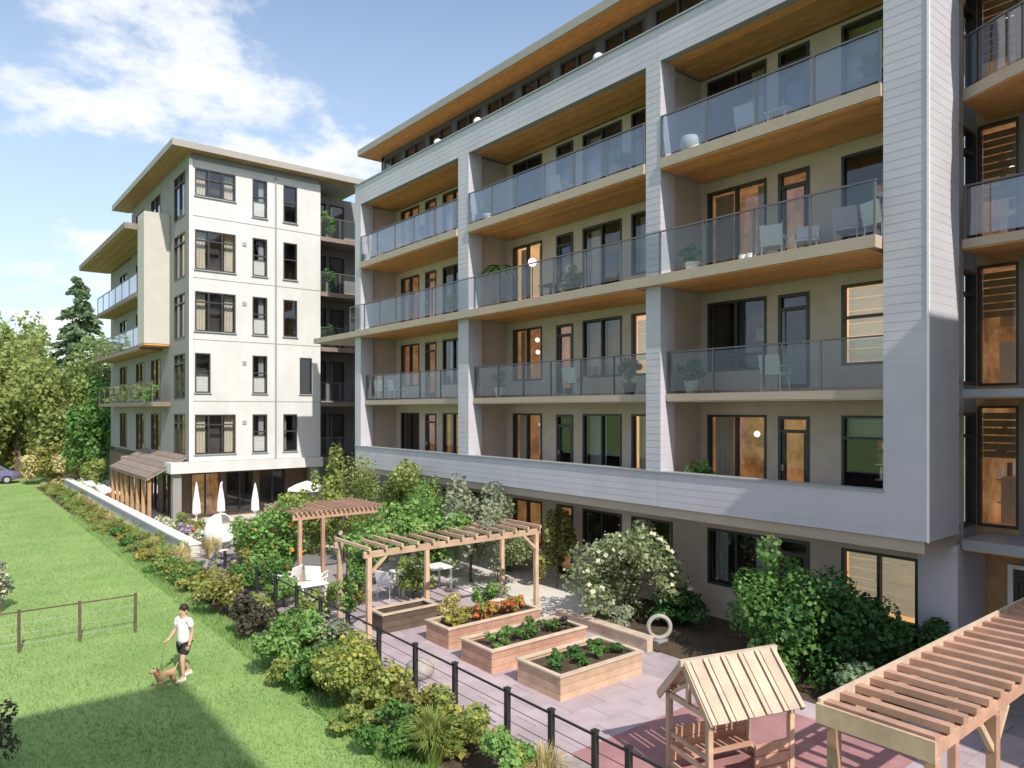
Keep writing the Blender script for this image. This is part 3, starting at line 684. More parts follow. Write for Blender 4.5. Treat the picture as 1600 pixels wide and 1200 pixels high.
# loggias in the gap between the two buildings
lg = []
for lv in range(1, 6):
    z = FL[lv]
    for x in (17.15, 18.3):
        lg.append((x, x + 0.95, z + 0.1, z + 2.4)); window(Wb, FY(40.0), x, x + 0.95, z + 0.1, z + 2.4, 1, None, rw.choice(['roomdark', 'roomdark', 'roomgrey']), rw.choice([None, ('curt', .3, 0)]))
    balcony(Wb, FY(0), 16.93, 20.5, -38.15, -40.0, z, 0.25, 1.2, slabm='shingle', gm='railclear')
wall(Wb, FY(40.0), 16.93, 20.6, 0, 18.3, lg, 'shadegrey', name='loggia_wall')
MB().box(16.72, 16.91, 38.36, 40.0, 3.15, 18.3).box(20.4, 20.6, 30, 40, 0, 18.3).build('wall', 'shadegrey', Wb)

# ------------------------------------------------------------------ plants
def ellip(rg, k, lo=0.35, hi=0.8):
    d = rg.normal(size=(k, 3)); d /= np.linalg.norm(d, axis=1)[:, None]
    return d * rg.uniform(lo, hi, k)[:, None]
def leaf_cloud(n, C, Rr, ls, seed, asp=0.45, up=0.25, shell=0.45):
    rg = np.random.default_rng(seed); k = len(C)
    p = (Rr.prod(1) ** 0.67); p = p / p.sum(); i = rg.choice(k, n, p=p)
    d = rg.normal(size=(n, 3)); d /= np.linalg.norm(d, axis=1)[:, None]
    pos = C[i] + d * Rr[i] * (rg.uniform(shell ** 3, 1.15, n) ** (1 / 3))[:, None]
    nrm = d * 0.7 + rg.normal(size=(n, 3)) * 0.55; nrm[:, 2] += up; nrm /= np.linalg.norm(nrm, axis=1)[:, None]
    t = np.cross(nrm, rg.normal(size=(n, 3))); t /= np.linalg.norm(t, axis=1)[:, None] + 1e-9
    b = np.cross(nrm, t); L = ls * (rg.uniform(0.45, 1.5, n) * rg.uniform(0.8, 1.2, k)[i])[:, None]
    return np.stack([pos - t * L * 0.5, pos + b * L * asp, pos + t * L * 0.5 + nrm * L * 0.1, pos - b * L * asp], 1)
def trunk_mesh(h, r, tips, seed):
    rg = random.Random(seed); mb = MB()
    n = 6; pts = [(rg.uniform(-.5, .5) * r * k * .8, rg.uniform(-.5, .5) * r * k * .8, h * k / (n - 1)) for k in range(n)]
    mb.tube(pts, [r * (1.25 - 0.9 * k / (n - 1)) for k in range(n)], 7)
    for t in tips:
        st = pts[rg.randint(2, n - 2)]; m = [(st[q] + t[q]) / 2 + (0.08 * h if q == 2 else rg.uniform(-.05, .05) * h) for q in range(3)]
        mb.tube([st, m, t], [r * 0.55, r * 0.35, r * 0.12], 5)
    return mb
def plant(name, label, cat, x, y, h, rx, m, n=1800, ls=0.09, k=14, zb=0.12, ry=None, seed=1, group=None, tr=0.03, flowers=None, crown='foliage', clump=0.36, asp=0.42, z=0.0, up=0.25, lobes=(0.25, 1.02)):
    ry = ry or rx; rg = np.random.default_rng(seed)
    o = thing(name, label, cat, (x, y, z), group, rz=0)
    hz = h * (1 - zb) / 2; C = ellip(rg, k, *lobes) * np.array([rx, ry, hz]) + np.array([0, 0, h - hz])
    Rr = np.stack([np.full(k, 1.0)] * 3, 1) * np.array([rx, ry, hz]) * clump * rg.uniform(0.65, 1.2, k)[:, None]
    link(crown, tri_mesh(crown, leaf_cloud(n, C, Rr, ls, seed, asp, up)), m, o)
    tips = [tuple(c) for c in C[rg.choice(k, min(7, k), False)]]
    t = trunk_mesh(max(0.1, h * 0.62), tr, tips, seed)
    me = bpy.data.meshes.new('trunk'); me.from_pydata(t.v, [], t.f)
    link('trunk' if crown == 'crown' else 'stem', me, 'bark', o)
    if flowers:
        fm, fn, fs = flowers
        fl = leaf_cloud(fn, C, Rr * 1.06, fs, seed + 5, 0.5, 0.5, 0.9)
        tag(link('flowers', tri_mesh('flowers', fl), fm, o), kind='stuff')
    return o
def tuft(name, label, cat, x, y, h, r, m, n=260, wd=0.012, seed=1, group=None, z=0.0, flowers=None, lean=0.8):
    rg = np.random.default_rng(seed); o = thing(name, label, cat, (x, y, z), group)
    a = rg.uniform(0, 2 * np.pi, n); q = rg.uniform(0, 1, n) ** 0.7; hh = h * rg.uniform(0.6, 1.1, n)
    ca, sa = np.cos(a), np.sin(a); b0 = np.stack([ca * r * .25 * q, sa * r * .25 * q, 0 * q], 1)
    m1 = b0 + np.stack([ca * r * .5 * q * lean, sa * r * .5 * q * lean, hh * .7], 1); t1 = b0 + np.stack([ca * r * q, sa * r * q, hh * (1 - .35 * q)], 1)
    sd = np.stack([-sa, ca, 0 * q], 1) * wd
    v = np.concatenate([np.stack([b0 - sd, b0 + sd, m1 + sd * .8, m1 - sd * .8], 1), np.stack([m1 - sd * .8, m1 + sd * .8, t1 + sd * .15, t1 - sd * .15], 1)])
    link('foliage', tri_mesh('foliage', v), m, o)
    if flowers:
        fm, fn, fs = flowers; i = rg.choice(n, fn, False)
        C = t1[i]; link('flowers', tri_mesh('flowers', leaf_cloud(fn * 4, C, np.full((fn, 3), fs), fs * 1.2, seed)), fm, o)
    return o
def move(o, x, y, z=0.0, rz=0.0, s=1.0):
    o.location = (x, y, z); o.rotation_euler = (0, 0, rz); o.scale = (s, s, s); return o

# trees beyond the end of the lawn
plant('deciduous_tree', 'tall yellow-green tree filling the left edge of the photo behind the lawn', 'tree', 4.6, 84, 16.6, 4.6, 'folive', 7000, 0.42, 34, 0.12, seed=11, tr=0.3, crown='crown', clump=0.36)
plant('deciduous_tree', 'broad olive-green tree standing left of the pointed conifer', 'tree', 5.6, 73, 12.6, 3.5, 'folive', 6500, 0.36, 30, 0.1, seed=12, tr=0.26, crown='crown', clump=0.36)
plant('deciduous_tree', 'mid-green rounded tree in front of the pointed conifer', 'tree', 8.2, 68, 10.4, 2.9, 'folive', 6500, 0.32, 28, 0.08, seed=13, tr=0.22, crown='crown', clump=0.38)
plant('deciduous_tree', 'dark green tree close beside the balconies of the white block', 'tree', 11.0, 67, 12.0, 3.2, 'fgreen', 7000, 0.32, 30, 0.08, seed=14, tr=0.24, crown='crown', clump=0.36)
plant('deciduous_tree', 'low dark tree by the back corner of the white block', 'tree', 9.6, 62, 7.4, 1.7, 'green', 4500, 0.26, 22, 0.06, seed=15, tr=0.16, crown='crown')
plant('deciduous_tree', 'tall green tree at the far left behind the parked car', 'tree', -2.0, 82, 14.2, 4.0, 'fgreen', 6500, 0.42, 30, 0.1, seed=16, tr=0.3, crown='crown', clump=0.36)
plant('deciduous_tree', 'pale green tree between the left edge and the conifer, far back', 'tree', 8.5, 90, 13.2, 3.8, 'fgreen', 6000, 0.42, 30, 0.1, seed=17, tr=0.3, crown='crown', clump=0.36)
plant('deciduous_tree', 'olive tree low in front of the wood at the end of the lawn', 'tree', 2.6, 74, 8.6, 3.2, 'olive', 5500, 0.32, 26, 0.05, seed=18, tr=0.2, crown='crown')
def conifer(name, label, x, y, h, r, m, seed, n=7000):
    rg = np.random.default_rng(seed); o = thing(name, label, 'tree', (x, y, 0))
    nb = 150; zt = rg.uniform(0.1, 0.99, nb) ** 0.85; az = rg.uniform(0, 2 * np.pi, nb); L = r * (1.03 - zt) ** 0.72 * rg.uniform(0.75, 1.15, nb)
    bi = rg.integers(0, nb, n); t = rg.uniform(0.1, 1, n) ** 0.7
    pos = np.stack([np.cos(az[bi]) * L[bi] * t, np.sin(az[bi]) * L[bi] * t, zt[bi] * h - 0.28 * L[bi] * t ** 1.3], 1) + rg.normal(size=(n, 3)) * 0.1 * (1.2 - t)[:, None] * r * .4
    d = np.stack([np.cos(az[bi]), np.sin(az[bi]), np.full(n, -0.35)], 1) + rg.normal(size=(n, 3)) * 0.5; d /= np.linalg.norm(d, axis=1)[:, None]
    s = np.cross(d, rg.normal(size=(n, 3))); s /= np.linalg.norm(s, axis=1)[:, None]
    ln = 0.034 * h * rg.uniform(0.6, 1.2, n)[:, None]
    link('crown', tri_mesh('crown', np.stack([pos - d * ln * .5, pos + s * ln * .24, pos + d * ln * .5, pos - s * ln * .24], 1)), m, o)
    t = MB().tube([(0, 0, 0), (0, 0, h * .5), (0, 0, h * .97)], [h * .016, h * .01, h * .002], 7)
    me = bpy.data.meshes.new('trunk'); me.from_pydata(t.v, [], t.f); link('trunk', me, 'bark', o)
    return o
conifer('conifer_tree', 'tall pointed conifer rising above the other trees at left', 11.0, 80, 18.4, 4.6, 'conif', 21, 9000)
conifer('conifer_tree', 'second conifer at the left edge, only its dark tip above the leaves', 3.6, 95, 17.2, 3.2, 'conif', 22)
woods = plant('shrub_thicket', 'dense undergrowth closing the view below the trees at the end of the lawn', 'undergrowth', 2, 78, 4.2, 16, 'fgreen', 9000, 0.4, 60, 0.02, ry=4, seed=23, tr=0.1, clump=0.24)
tag(woods, kind='stuff')
for nm, lab, x, y, h, r, m, sd in (
    ('garden_shrub', 'pale olive shrub at the far end of the terrace wall', 7.2, 66, 3.2, 1.7, 'olive', 31),
    ('garden_shrub', 'straw-coloured bush where the terrace meets the trees', 8.3, 64.5, 2.3, 1.3, 'straw', 32),
    ('garden_shrub', 'yellowish bush just right of the parked car', 5.7, 67, 2.4, 1.3, 'straw', 33),
    ('garden_shrub', 'green bush under the balconies at the terrace end', 9.2, 60.2, 2.4, 0.9, 'hedge', 34)):
    plant(nm, lab, 'shrub', x, y, h, r, m, 1800, 0.2, 14, 0.05, seed=sd)

# low planting that lines the lawn edge, prototypes then copies
protos = [
    plant('low_shrub', 'low green shrub in the row along the lawn edge', 'shrub', 6.6, 60, 0.8, 0.75, 'hedge', 1100, 0.085, 10, 0.05, seed=41, group='green shrubs along the lawn edge'),
    plant('low_shrub', 'low dark green shrub in the row along the lawn edge', 'shrub', 6.6, 58, 0.7, 0.7, 'green', 1100, 0.085, 10, 0.05, seed=42, group='dark shrubs along the lawn edge'),
    plant('low_shrub', 'low yellow-flecked shrub in the row along the lawn edge', 'shrub', 6.6, 56, 0.6, 0.65, 'olive', 1000, 0.08, 10, 0.05, seed=43, group='yellow shrubs along the lawn edge', flowers=('yellow', 160, 0.09)),
    tuft('grass_clump', 'pale straw grass clump in the row along the lawn edge', 'ornamental grass', 7.0, 54, 0.85, 0.55, 'straw', 320, 0.014, 44, 'straw grasses along the lawn edge'),
    plant('low_shrub', 'low orange-flowered shrub in the row along the lawn edge', 'shrub', 6.8, 52, 0.55, 0.55, 'hedge', 900, 0.08, 9, 0.05, seed=45, group='orange shrubs along the lawn edge', flowers=('orange', 90, 0.08)),
]
rp = random.Random(5); first = [True] * 5
KM = {}
for c in bpy.data.objects:
    if c.parent: KM.setdefault(c.parent.name, []).append(c)
yy = 63.0
while yy > 22.3:
    for xx in ((6.4, 7.1) if yy > 30 else (6.45, 7.1)):
        i = rp.choices(range(5), (5, 3, 2.4, 3.4 if xx > 7 else 1.2, 0.8))[0]
        o = protos[i] if first[i] else copy_tree(protos[i], None, KM)
        first[i] = False
        move(o, xx + rp.uniform(-.15, .15), yy + rp.uniform(-.3, .3), 0, rp.uniform(0, 6.28), rp.uniform(0.75, 1.1) * (1.0 if yy < 30 else 0.72))
    yy -= 1.15
for i in range(5):
    if first[i]: move(protos[i], 6.6, 26 + i, 0)

# larger plants between lawn and black fence, nearest first
plant('garden_shrub', 'large yellow-topped shrub in the middle of the lawn-edge bed', 'shrub', 6.35, 12.7, 1.52, 0.86, 'hedge', 4200, 0.075, 20, 0.03, seed=51, flowers=('yellow', 900, 0.085))
plant('garden_shrub', 'bushy mid-green shrub behind the yellow-topped one', 'shrub', 6.1, 15.4, 1.32, 0.8, 'bright', 4000, 0.075, 18, 0.03, seed=52)
plant('garden_shrub', 'second mid-green shrub leaning against the yellow-topped one', 'shrub', 6.05, 13.9, 1.05, 0.62, 'green', 3200, 0.075, 16, 0.03, seed=53)
plant('garden_shrub', 'dark purple-leaved round shrub beside the walking person', 'shrub', 6.25, 18.2, 1.2, 0.52, 'purple', 2600, 0.075, 14, 0.03, seed=54)
plant('garden_shrub', 'olive-yellow loose shrub behind the walking person', 'shrub', 6.25, 20.7, 1.15, 0.66, 'olive', 2400, 0.08, 14, 0.03, seed=55, flowers=('straw', 150, 0.08))
tuft('grass_clump', 'tall grey-green strap-leaved clump at the bottom edge', 'ornamental grass', 6.3, 9.9, 1.0, 0.55, 'hedge', 300, 0.016, 56)
plant('garden_shrub', 'dark bush in the bottom corner of the lawn bed', 'shrub', 6.0, 10.6, 0.85, 0.5, 'green', 2400, 0.07, 14, 0.03, seed=57)
plant('garden_shrub', 'bush with yellow star flowers beside the first black fence posts', 'shrub', 6.95, 10.0, 1.25, 0.5, 'hedge', 2400, 0.07, 14, 0.03, seed=58, flowers=('yellow', 160, 0.11))
plant('garden_shrub', 'green bush with a few orange flowers at the bottom edge', 'shrub', 6.85, 8.6, 0.95, 0.52, 'bright', 2600, 0.07, 14, 0.03, seed=59, flowers=('orange', 60, 0.09))
tuft('grass_clump', 'dry straw-tipped grass at the foot of the black fence', 'ornamental grass', 7.2, 8.2, 0.75, 0.5, 'straw', 240, 0.01, 60)
plant('garden_shrub', 'brownish twiggy bush between strap leaves and fence', 'shrub', 6.75, 11.1, 0.95, 0.45, 'olive', 1300, 0.07, 12, 0.03, seed=61)
plant('garden_shrub', 'pale-tipped plant in the gap before the lilac flowers', 'shrub', 6.9, 23.2, 0.8, 0.55, 'silver', 1600, 0.075, 12, 0.03, seed=62)
plant('garden_shrub', 'lilac-flowered shrub at the near end of the white terrace wall', 'shrub', 7.5, 25.3, 0.85, 0.6, 'silver', 1500, 0.075, 12, 0.03, seed=63, flowers=('lilacp', 420, 0.10))
plant('garden_shrub', 'green shrub between the purple-leaved one and the fence', 'shrub', 7.0, 17.2, 0.9, 0.5, 'green', 2200, 0.075, 14, 0.03, seed=64)
plant('garden_shrub', 'white-flecked shrub at the left edge of the lawn', 'shrub', 1.5, 25, 1.5, 0.45, 'silver', 1300, 0.08, 12, 0.03, seed=65, flowers=('blossom', 160, 0.09))
plant('garden_shrub', 'bare reddish twigs in the shaded lower left corner', 'shrub', 0.82, 14.3, 1.15, 0.32, 'purple', 420, 0.06, 10, 0.05, seed=66)

# trees and shrubs of the garden court
plant('flowering_tree', 'small white-blossomed tree against the ground floor wall', 'tree', 14.7, 13.3, 3.05, 1.75, 'sage', 6000, 0.10, 30, 0.1, seed=71, tr=0.06, crown='crown', flowers=('blossom', 480, 0.12), ry=1.35, clump=0.3)
plant('garden_tree', 'dark green slender tree right of the ground floor door', 'tree', 14.5, 8.7, 2.75, 1.1, 'green', 4800, 0.10, 22, 0.08, seed=72, tr=0.05, crown='crown')
plant('garden_tree', 'wide dark green tree in front of the cream-blinded window', 'tree', 15.1, 7.6, 2.35, 1.45, 'dark', 8000, 0.10, 34, 0.05, seed=73, tr=0.06, crown='crown', ry=1.2)
plant('garden_shrub', 'dark shrub at the foot of the corner pier behind the pergola', 'shrub', 16.0, 6.5, 1.35, 0.75, 'dark', 3000, 0.09, 16, 0.04, seed=74)
plant('garden_shrub', 'blue-green low shrub under the wide dark tree', 'shrub', 14.0, 6.6, 0.9, 0.6, 'conif', 2000, 0.09, 14, 0.04, seed=75)
plant('garden_shrub', 'bright green low shrub under the slender tree', 'shrub', 13.8, 8.3, 1.1, 0.7, 'green', 2600, 0.09, 16, 0.04, seed=76)
plant('garden_shrub', 'shadowy low shrub under the white-blossomed tree', 'shrub', 15.6, 12.0, 1.0, 0.85, 'dark', 2600, 0.09, 16, 0.04, seed=77)
plant('garden_shrub', 'grey-green ground shrub left of the ring sculpture', 'shrub', 14.1, 12.9, 0.55, 0.6, 'silver', 1500, 0.08, 12, 0.04, seed=78)
plant('garden_shrub', 'upright yellow-green shrub by the wall behind the pergola post', 'shrub', 15.7, 17.2, 2.5, 0.65, 'olive', 2600, 0.10, 18, 0.05, seed=79)
plant('garden_tree', 'yellow-green tree under the grey base band', 'tree', 14.4, 24.2, 3.55, 1.25, 'hedge', 4200, 0.14, 22, 0.15, seed=80, tr=0.07, crown='crown')
plant('garden_tree', 'tall slim yellow-green tree in the gap between the two buildings', 'tree', 14.3, 31, 4.15, 0.85, 'hedge', 3000, 0.15, 18, 0.1, seed=81, tr=0.06, crown='crown')
plant('garden_tree', 'silvery loose tree in front of the base band', 'tree', 14.0, 19.6, 3.45, 1.0, 'silver', 3400, 0.13, 20, 0.15, seed=82, tr=0.05, crown='crown')
plant('garden_tree', 'bright green tree above the big cedar pergola', 'tree', 12.9, 21.0, 3.05, 1.35, 'bright', 5500, 0.12, 24, 0.12, seed=83, tr=0.06, crown='crown')
plant('garden_tree', 'dark green tree between the red pergola and the cedar pergola', 'tree', 10.9, 20.9, 2.4, 0.85, 'green', 3600, 0.10, 18, 0.1, seed=84, tr=0.05, crown='crown')
plant('garden_tree', 'large leafy green tree left of the red pergola', 'tree', 8.9, 24.2, 2.6, 1.15, 'bright', 5200, 0.11, 24, 0.1, seed=85, tr=0.06, crown='crown', flowers=('orange', 60, 0.12))
plant('garden_shrub', 'low green shrub with reddish flowers before the large leafy tree', 'shrub', 8.3, 22.6, 1.15, 1.0, 'green', 3200, 0.09, 18, 0.04, seed=86, flowers=('redp', 60, 0.11))
plant('garden_shrub', 'yellow-green shrub behind the large leafy tree', 'shrub', 9.4, 27.4, 2.0, 0.65, 'hedge', 2200, 0.10, 14, 0.05, seed=87, flowers=('yellow', 120, 0.12))
plant('garden_shrub', 'pale green shrub below the open white parasol', 'shrub', 12.5, 31.5, 1.5, 1.3, 'silver', 2600, 0.13, 16, 0.05, seed=88)
plant('garden_shrub', 'green shrub behind the red pergola roof', 'shrub', 12.2, 27.5, 2.3, 1.2, 'hedge', 3000, 0.12, 18, 0.05, seed=89)
plant('garden_shrub', 'green shrub inside the far side of the cedar pergola', 'shrub', 11.4, 19.0, 1.25, 0.75, 'hedge', 2400, 0.09, 16, 0.04, seed=90)
plant('garden_shrub', 'dark green shrub under the silvery tree', 'shrub', 16.0, 20.0, 1.5, 0.75, 'dark', 2400, 0.10, 16, 0.04, seed=91)
plant('garden_shrub', 'small green shrub below the porch at the terrace', 'shrub', 8.9, 35.0, 1.0, 0.7, 'hedge', 1600, 0.1, 12, 0.04, seed=92)
tuft('grass_clump', 'straw grasses beside the white hooded chair', 'ornamental grass', 8.4, 29.0, 1.0, 0.55, 'straw', 260, 0.014, 93)

def vine(label, pts, r, m, n, ls, seed, fl=None):
    rg = np.random.default_rng(seed); P = [Vector(p) for p in pts]; o = thing('climbing_vine', label, 'climbing plant', pts[0])
    MB().tube(P, [.02] * len(P), 5).build('stem', 'bark', o)
    C = np.array([np.array(P[i].lerp(P[i + 1], t)) for i in range(len(P) - 1) for t in np.linspace(0, 1, 9)]) - np.array(pts[0]); C += rg.normal(size=C.shape) * r * .45
    Rr = np.full(C.shape, r) * rg.uniform(.4, 1.2, len(C))[:, None]
    link('foliage', tri_mesh('foliage', leaf_cloud(n, C, Rr, ls, seed, .45, .4)), m, o)
    if fl: tag(link('flowers', tri_mesh('flowers', leaf_cloud(fl[1], C, Rr * 1.1, fl[2], seed + 1)), fl[0], o), kind='stuff')
vine('leafy climber growing over the left half of the cedar pergola', [(8.4, 17.3, 0), (8.4, 17.3, 2.3), (9.6, 17.2, 2.5), (11.2, 17.0, 2.5), (12.2, 17.2, 2.45)], .26, 'bright', 2600, .10, 401)
vine('pale climber on the right back corner of the cedar pergola', [(13.5, 17.5, 0), (13.5, 17.5, 2.3), (12.9, 17.0, 2.5), (12.3, 16.4, 2.5)], .22, 'silver', 1300, .09, 402, ('straw', 140, .09))
vine('green climber spilling over the red pergola top', [(12.2, 25.4, 0), (12.2, 25.4, 2.3), (11.2, 25.3, 2.5), (9.9, 25.2, 2.5), (9.5, 24.2, 2.45)], .24, 'hedge', 1900, .11, 403)
for lab, x, y, h, r, m, fl in (
    ('full light-green tree behind the middle of the cedar pergola', 13.7, 22.9, 3.45, 1.35, 'bright', None),
    ('full yellow-green tree under the left end of the grey base band', 14.0, 27.0, 3.7, 1.3, 'hedge', None),
    ('sage-green tree under the base band behind the right pergola end', 14.4, 18.3, 2.9, 0.95, 'sage', ('straw', 120, .09)),
    ('light green shrub filling the court right of the red pergola', 12.9, 24.6, 1.9, 1.0, 'hedge', None),
    ('pale green feathery shrub behind the pale garden table', 13.4, 22.6, 1.7, 0.85, 'bright', ('blossom', 120, .09)),
    ('yellow-green shrub at the foot of the slim court tree', 13.2, 28.5, 2.1, 1.1, 'hedge', None),
    ('silver-leaved shrub against the wall below the base band', 15.9, 25.2, 2.3, 1.0, 'silver', None),
    ('light green shrub close to the wall left of the silvery tree', 15.6, 27.8, 2.4, 1.1, 'bright', None),
    ('straw-flowered shrub in front of the large leafy tree', 8.0, 23.8, 1.3, 0.65, 'olive', ('straw', 160, .1)),
    ('pale green low shrub at the left foot of the cedar pergola', 8.0, 18.5, 0.9, 0.5, 'hedge', ('blossom', 80, .08)),
    ('mid-green shrub between garden chairs and black fence', 8.0, 20.6, 1.0, 0.55, 'bright', None),
    ('reddish-flowered shrub behind the left pergola posts', 9.4, 19.3, 1.1, 0.55, 'hedge', ('redp', 90, .09)),
    ('white-flowered shrub by the white hooded chair', 9.9, 28.8, 1.2, 0.6, 'silver', ('blossom', 220, .1)),
    ('light green shrub beside the pale path under the base band', 15.7, 14.9, 1.5, 0.75, 'hedge', ('straw', 90, .09)),
    ('green shrub in front of the open white parasol', 11.8, 30.2, 1.8, 0.9, 'bright', None),
    ('pinkish-flowered shrub left of the three closed parasols', 9.3, 33.6, 1.0, 0.6, 'hedge', ('redp', 110, .11)),
    ('yellow-green sunlit shrub before the lilac flowers', 6.5, 22.2, 0.95, 0.6, 'hedge', ('yellow', 160, .09)),
    ('sunlit green shrub joining the purple and olive shrubs by the fence', 6.8, 19.5, 0.95, 0.6, 'hedge', None),
    ('sunlit yellow-green shrub between the two mid-green shrubs and the lawn', 5.85, 14.6, 0.75, 0.5, 'hedge', ('yellow', 60, .08)),
    ('sunlit yellow-green shrub covering the fence between purple and green shrubs', 6.9, 16.3, 1.05, 0.55, 'hedge', None),
    ('sunlit low shrub in the bed below the yellow-topped shrub', 5.95, 11.7, 0.7, 0.45, 'hedge', ('yellow', 90, .08)),
    ('tall loose green shrub in front of the black fence by the flower planter', 7.1, 13.9, 1.15, 0.5, 'hedge', ('straw', 90, .08)),
    ('pale feathery shrub over the black fence by the small brown planter', 7.15, 15.3, 1.1, 0.5, 'silver', None)):
    q_ = int(x * 97 + y * 31); big = ' tree ' in lab[:20]; plant('garden_tree' if big else 'garden_shrub', lab, 'tree' if big else 'shrub', x, y, h, r, m, int(1500 + 1300 * r), .085, 16, .04, seed=q_, flowers=fl)
for i, (x, y, m, lab) in enumerate(((8.7, 31.8, 'blossom', 'first white-flowered clump along the terrace wall, nearest the hooded chair'), (8.6, 34.0, 'lilacp', 'lilac-flowered clump along the terrace wall'), (8.55, 37.0, 'blossom', 'white-flowered clump at the porch corner of the terrace wall'),
        (8.6, 49.3, 'redp', 'pink-flowered clump beside the nearest sun lounger'), (8.55, 55.2, 'blossom', 'white-flowered clump between the two farther sun loungers'), (8.6, 60.5, 'blossom', 'white-flowered clump at the far end of the terrace wall'))):
    plant('flower_clump', lab, 'flowers', x, y, .8, .5, 'silver', 700, .09, 10, .04, seed=450 + i, flowers=(m, 420, .12))
# ------------------------------------------------------------------ fences and walls
fn = thing('garden_fence', 'black post-and-rail fence between lawn bed and paved garden', 'fence', (7.5, 6.7, 0))
py = [5.2, 6.75, 7.4, 8.35, 9.45, 11.0, 12.4, 13.9, 15.4, 16.9, 18.4, 19.9, 21.4, 22.9, 24.4]
for a in py: MB().box(7.46, 7.54, a - 0.04, a + 0.04, 0, 1.1).box(7.45, 7.55, a - 0.05, a + 0.05, 1.1, 1.12).build('post', 'black', fn)
for a, b in zip(py[:-1], py[1:]):
    for z in (1.04, 0.12): MB().box(7.485, 7.515, a + 0.04, b - 0.04, z - 0.015, z + 0.015).build('rail', 'black', fn)
    for z in (0.35, 0.58, 0.81): MB().tube([(7.5, a + .04, z), (7.5, b - .04, z)], 0.006, 5).build('wire', 'black', fn)
f2 = thing('lawn_fence', 'low brown fence of thin posts and wires across the lawn', 'fence', (2.8, 20.7, 0))
px = [-7.2, -5.9, -4.6, -3.3, -2.0, -0.7, 0.6, 1.6, 2.85, 4.1]
for x in px:
    MB().box(x - 0.032, x + 0.032, 20.633, 20.697, 0, 1.02).build('post', 'darkwood', f2)
for a, b in zip(px[:-1], px[1:]):
    MB().box(a + 0.032, b - 0.032, 20.65, 20.68, 0.95, 0.98).build('rail', 'darkwood', f2)
    for z in (0.2, 0.45, 0.7): MB().tube([(a + .032, 20.665, z), ((a + b) / 2, 20.665, z - .012), (b - .032, 20.665, z)], 0.006, 5).build('wire', 'steel', f2)
lw = thing('terrace_wall', 'long low white wall with pale coping between lawn bed and terrace', 'wall', (7.9, 30, 0))
MB().box(7.78, 8.15, 29.6, 64, 0, 0.5).build('wall', 'white', lw)
for i in range(16): MB().box(7.72, 8.2, 29.55 + i * 2.155, 29.55 + (i + 1) * 2.155 - 0.012, 0.503, 0.57).build('coping', 'w', lw)
ed = thing('timber_edging', 'pale timber edging along the tree bed', 'edging', (13.3, 11.2, 0))
for i in range(2): MB().box(13.2, 13.4, 11.3 + i * 1.62, 11.3 + (i + 1) * 1.62 - 0.01, 0, 0.3).build('sleeper', 'pale_wood', ed)
MB().box(13.16, 13.46, 11.3, 14.5, 0.305, 0.345).build('seat_board', 'pale_wood', ed)

# ------------------------------------------------------------------ pergolas
def pergola(name, label, x0, x1, y0, y1, h, posts, raf, m, along='y', pw=0.12, over=0.15, rw_=0.03):
    o = thing(name, label, 'pergola', (x0, y0, 0))
    for x, y in posts: MB().box(x - pw / 2, x + pw / 2, y - pw / 2, y + pw / 2, 0, h - 0.16).build('post', m, o, bevel=0.008)
    for y in (y0, y1): MB().box(x0 - over, x1 + over, y - 0.04, y + 0.04, h - 0.16, h).build('beam', m, o, bevel=0.006)
    n = raf; r0 = x0 - over + 0.1; r1 = x1 + over - 0.1
    for i in range(n):
        x = r0 + (r1 - r0) * i / (n - 1); zr = h + 0.002
        MB().hexa([(x - rw_, y0 - over, zr + .03), (x + rw_, y0 - over, zr + .03), (x + rw_, y1 + over, zr + .03), (x - rw_, y1 + over, zr + .03),
                   (x - rw_, y0 - over, zr + .11), (x + rw_, y0 - over, zr + .11), (x + rw_, y1 + over, zr + .11), (x - rw_, y1 + over, zr + .11)]).build('rafter', m, o)
    return o
pg = pergola('garden_pergola', 'large open cedar pergola behind the raised planters', 8.25, 13.6, 15.8, 17.4, 2.33, [(8.25, 15.8), (8.25, 17.4), (13.6, 15.8), (13.6, 17.4), (10.9, 17.4)], 13, 'wood')
for a, b in (((8.25, 15.8, 1.75), (8.75, 15.8, 2.2)), ((13.6, 15.8, 1.75), (13.1, 15.8, 2.2))): MB().bar(a, b, 0.06, 0.07).build('brace', 'wood', pg)
pergola('garden_pergola', 'red-stained pergola with a slatted top in front of the white block', 9.3, 12.4, 22.8, 25.4, 2.3, [(9.4, 22.8), (12.3, 22.8), (9.4, 25.4), (12.3, 25.4), (10.2, 22.8)], 20, 'redwood')
p3 = pergola('garden_pergola', 'long narrow cedar pergola in the lower right corner', 8.0, 15.6, 3.1, 4.12, 2.32, [(8.05, 4.12), (8.1, 3.1), (9.85, 3.1), (11.5, 4.12), (12.2, 3.1), (15.5, 3.1), (15.5, 4.12)], 21, 'redwood', over=0.08, rw_=0.06)
MB().box(7.86, 7.9, 2.98, 4.24, 2.2, 2.42).build('end_beam', 'wood', p3)
MB().box(7.9, 15.68, 4.2, 4.235, 2.33, 2.47).build('fascia_board', 'pale_wood', p3)
for a, b in (((9.85, 3.1, 1.7), (9.4, 3.1, 2.15)), ((9.85, 3.1, 1.7), (10.3, 3.1, 2.15)), ((12.2, 3.1, 1.7), (12.65, 3.1, 2.15))): MB().bar(a, b, 0.06, 0.07).build('brace', 'wood', p3)

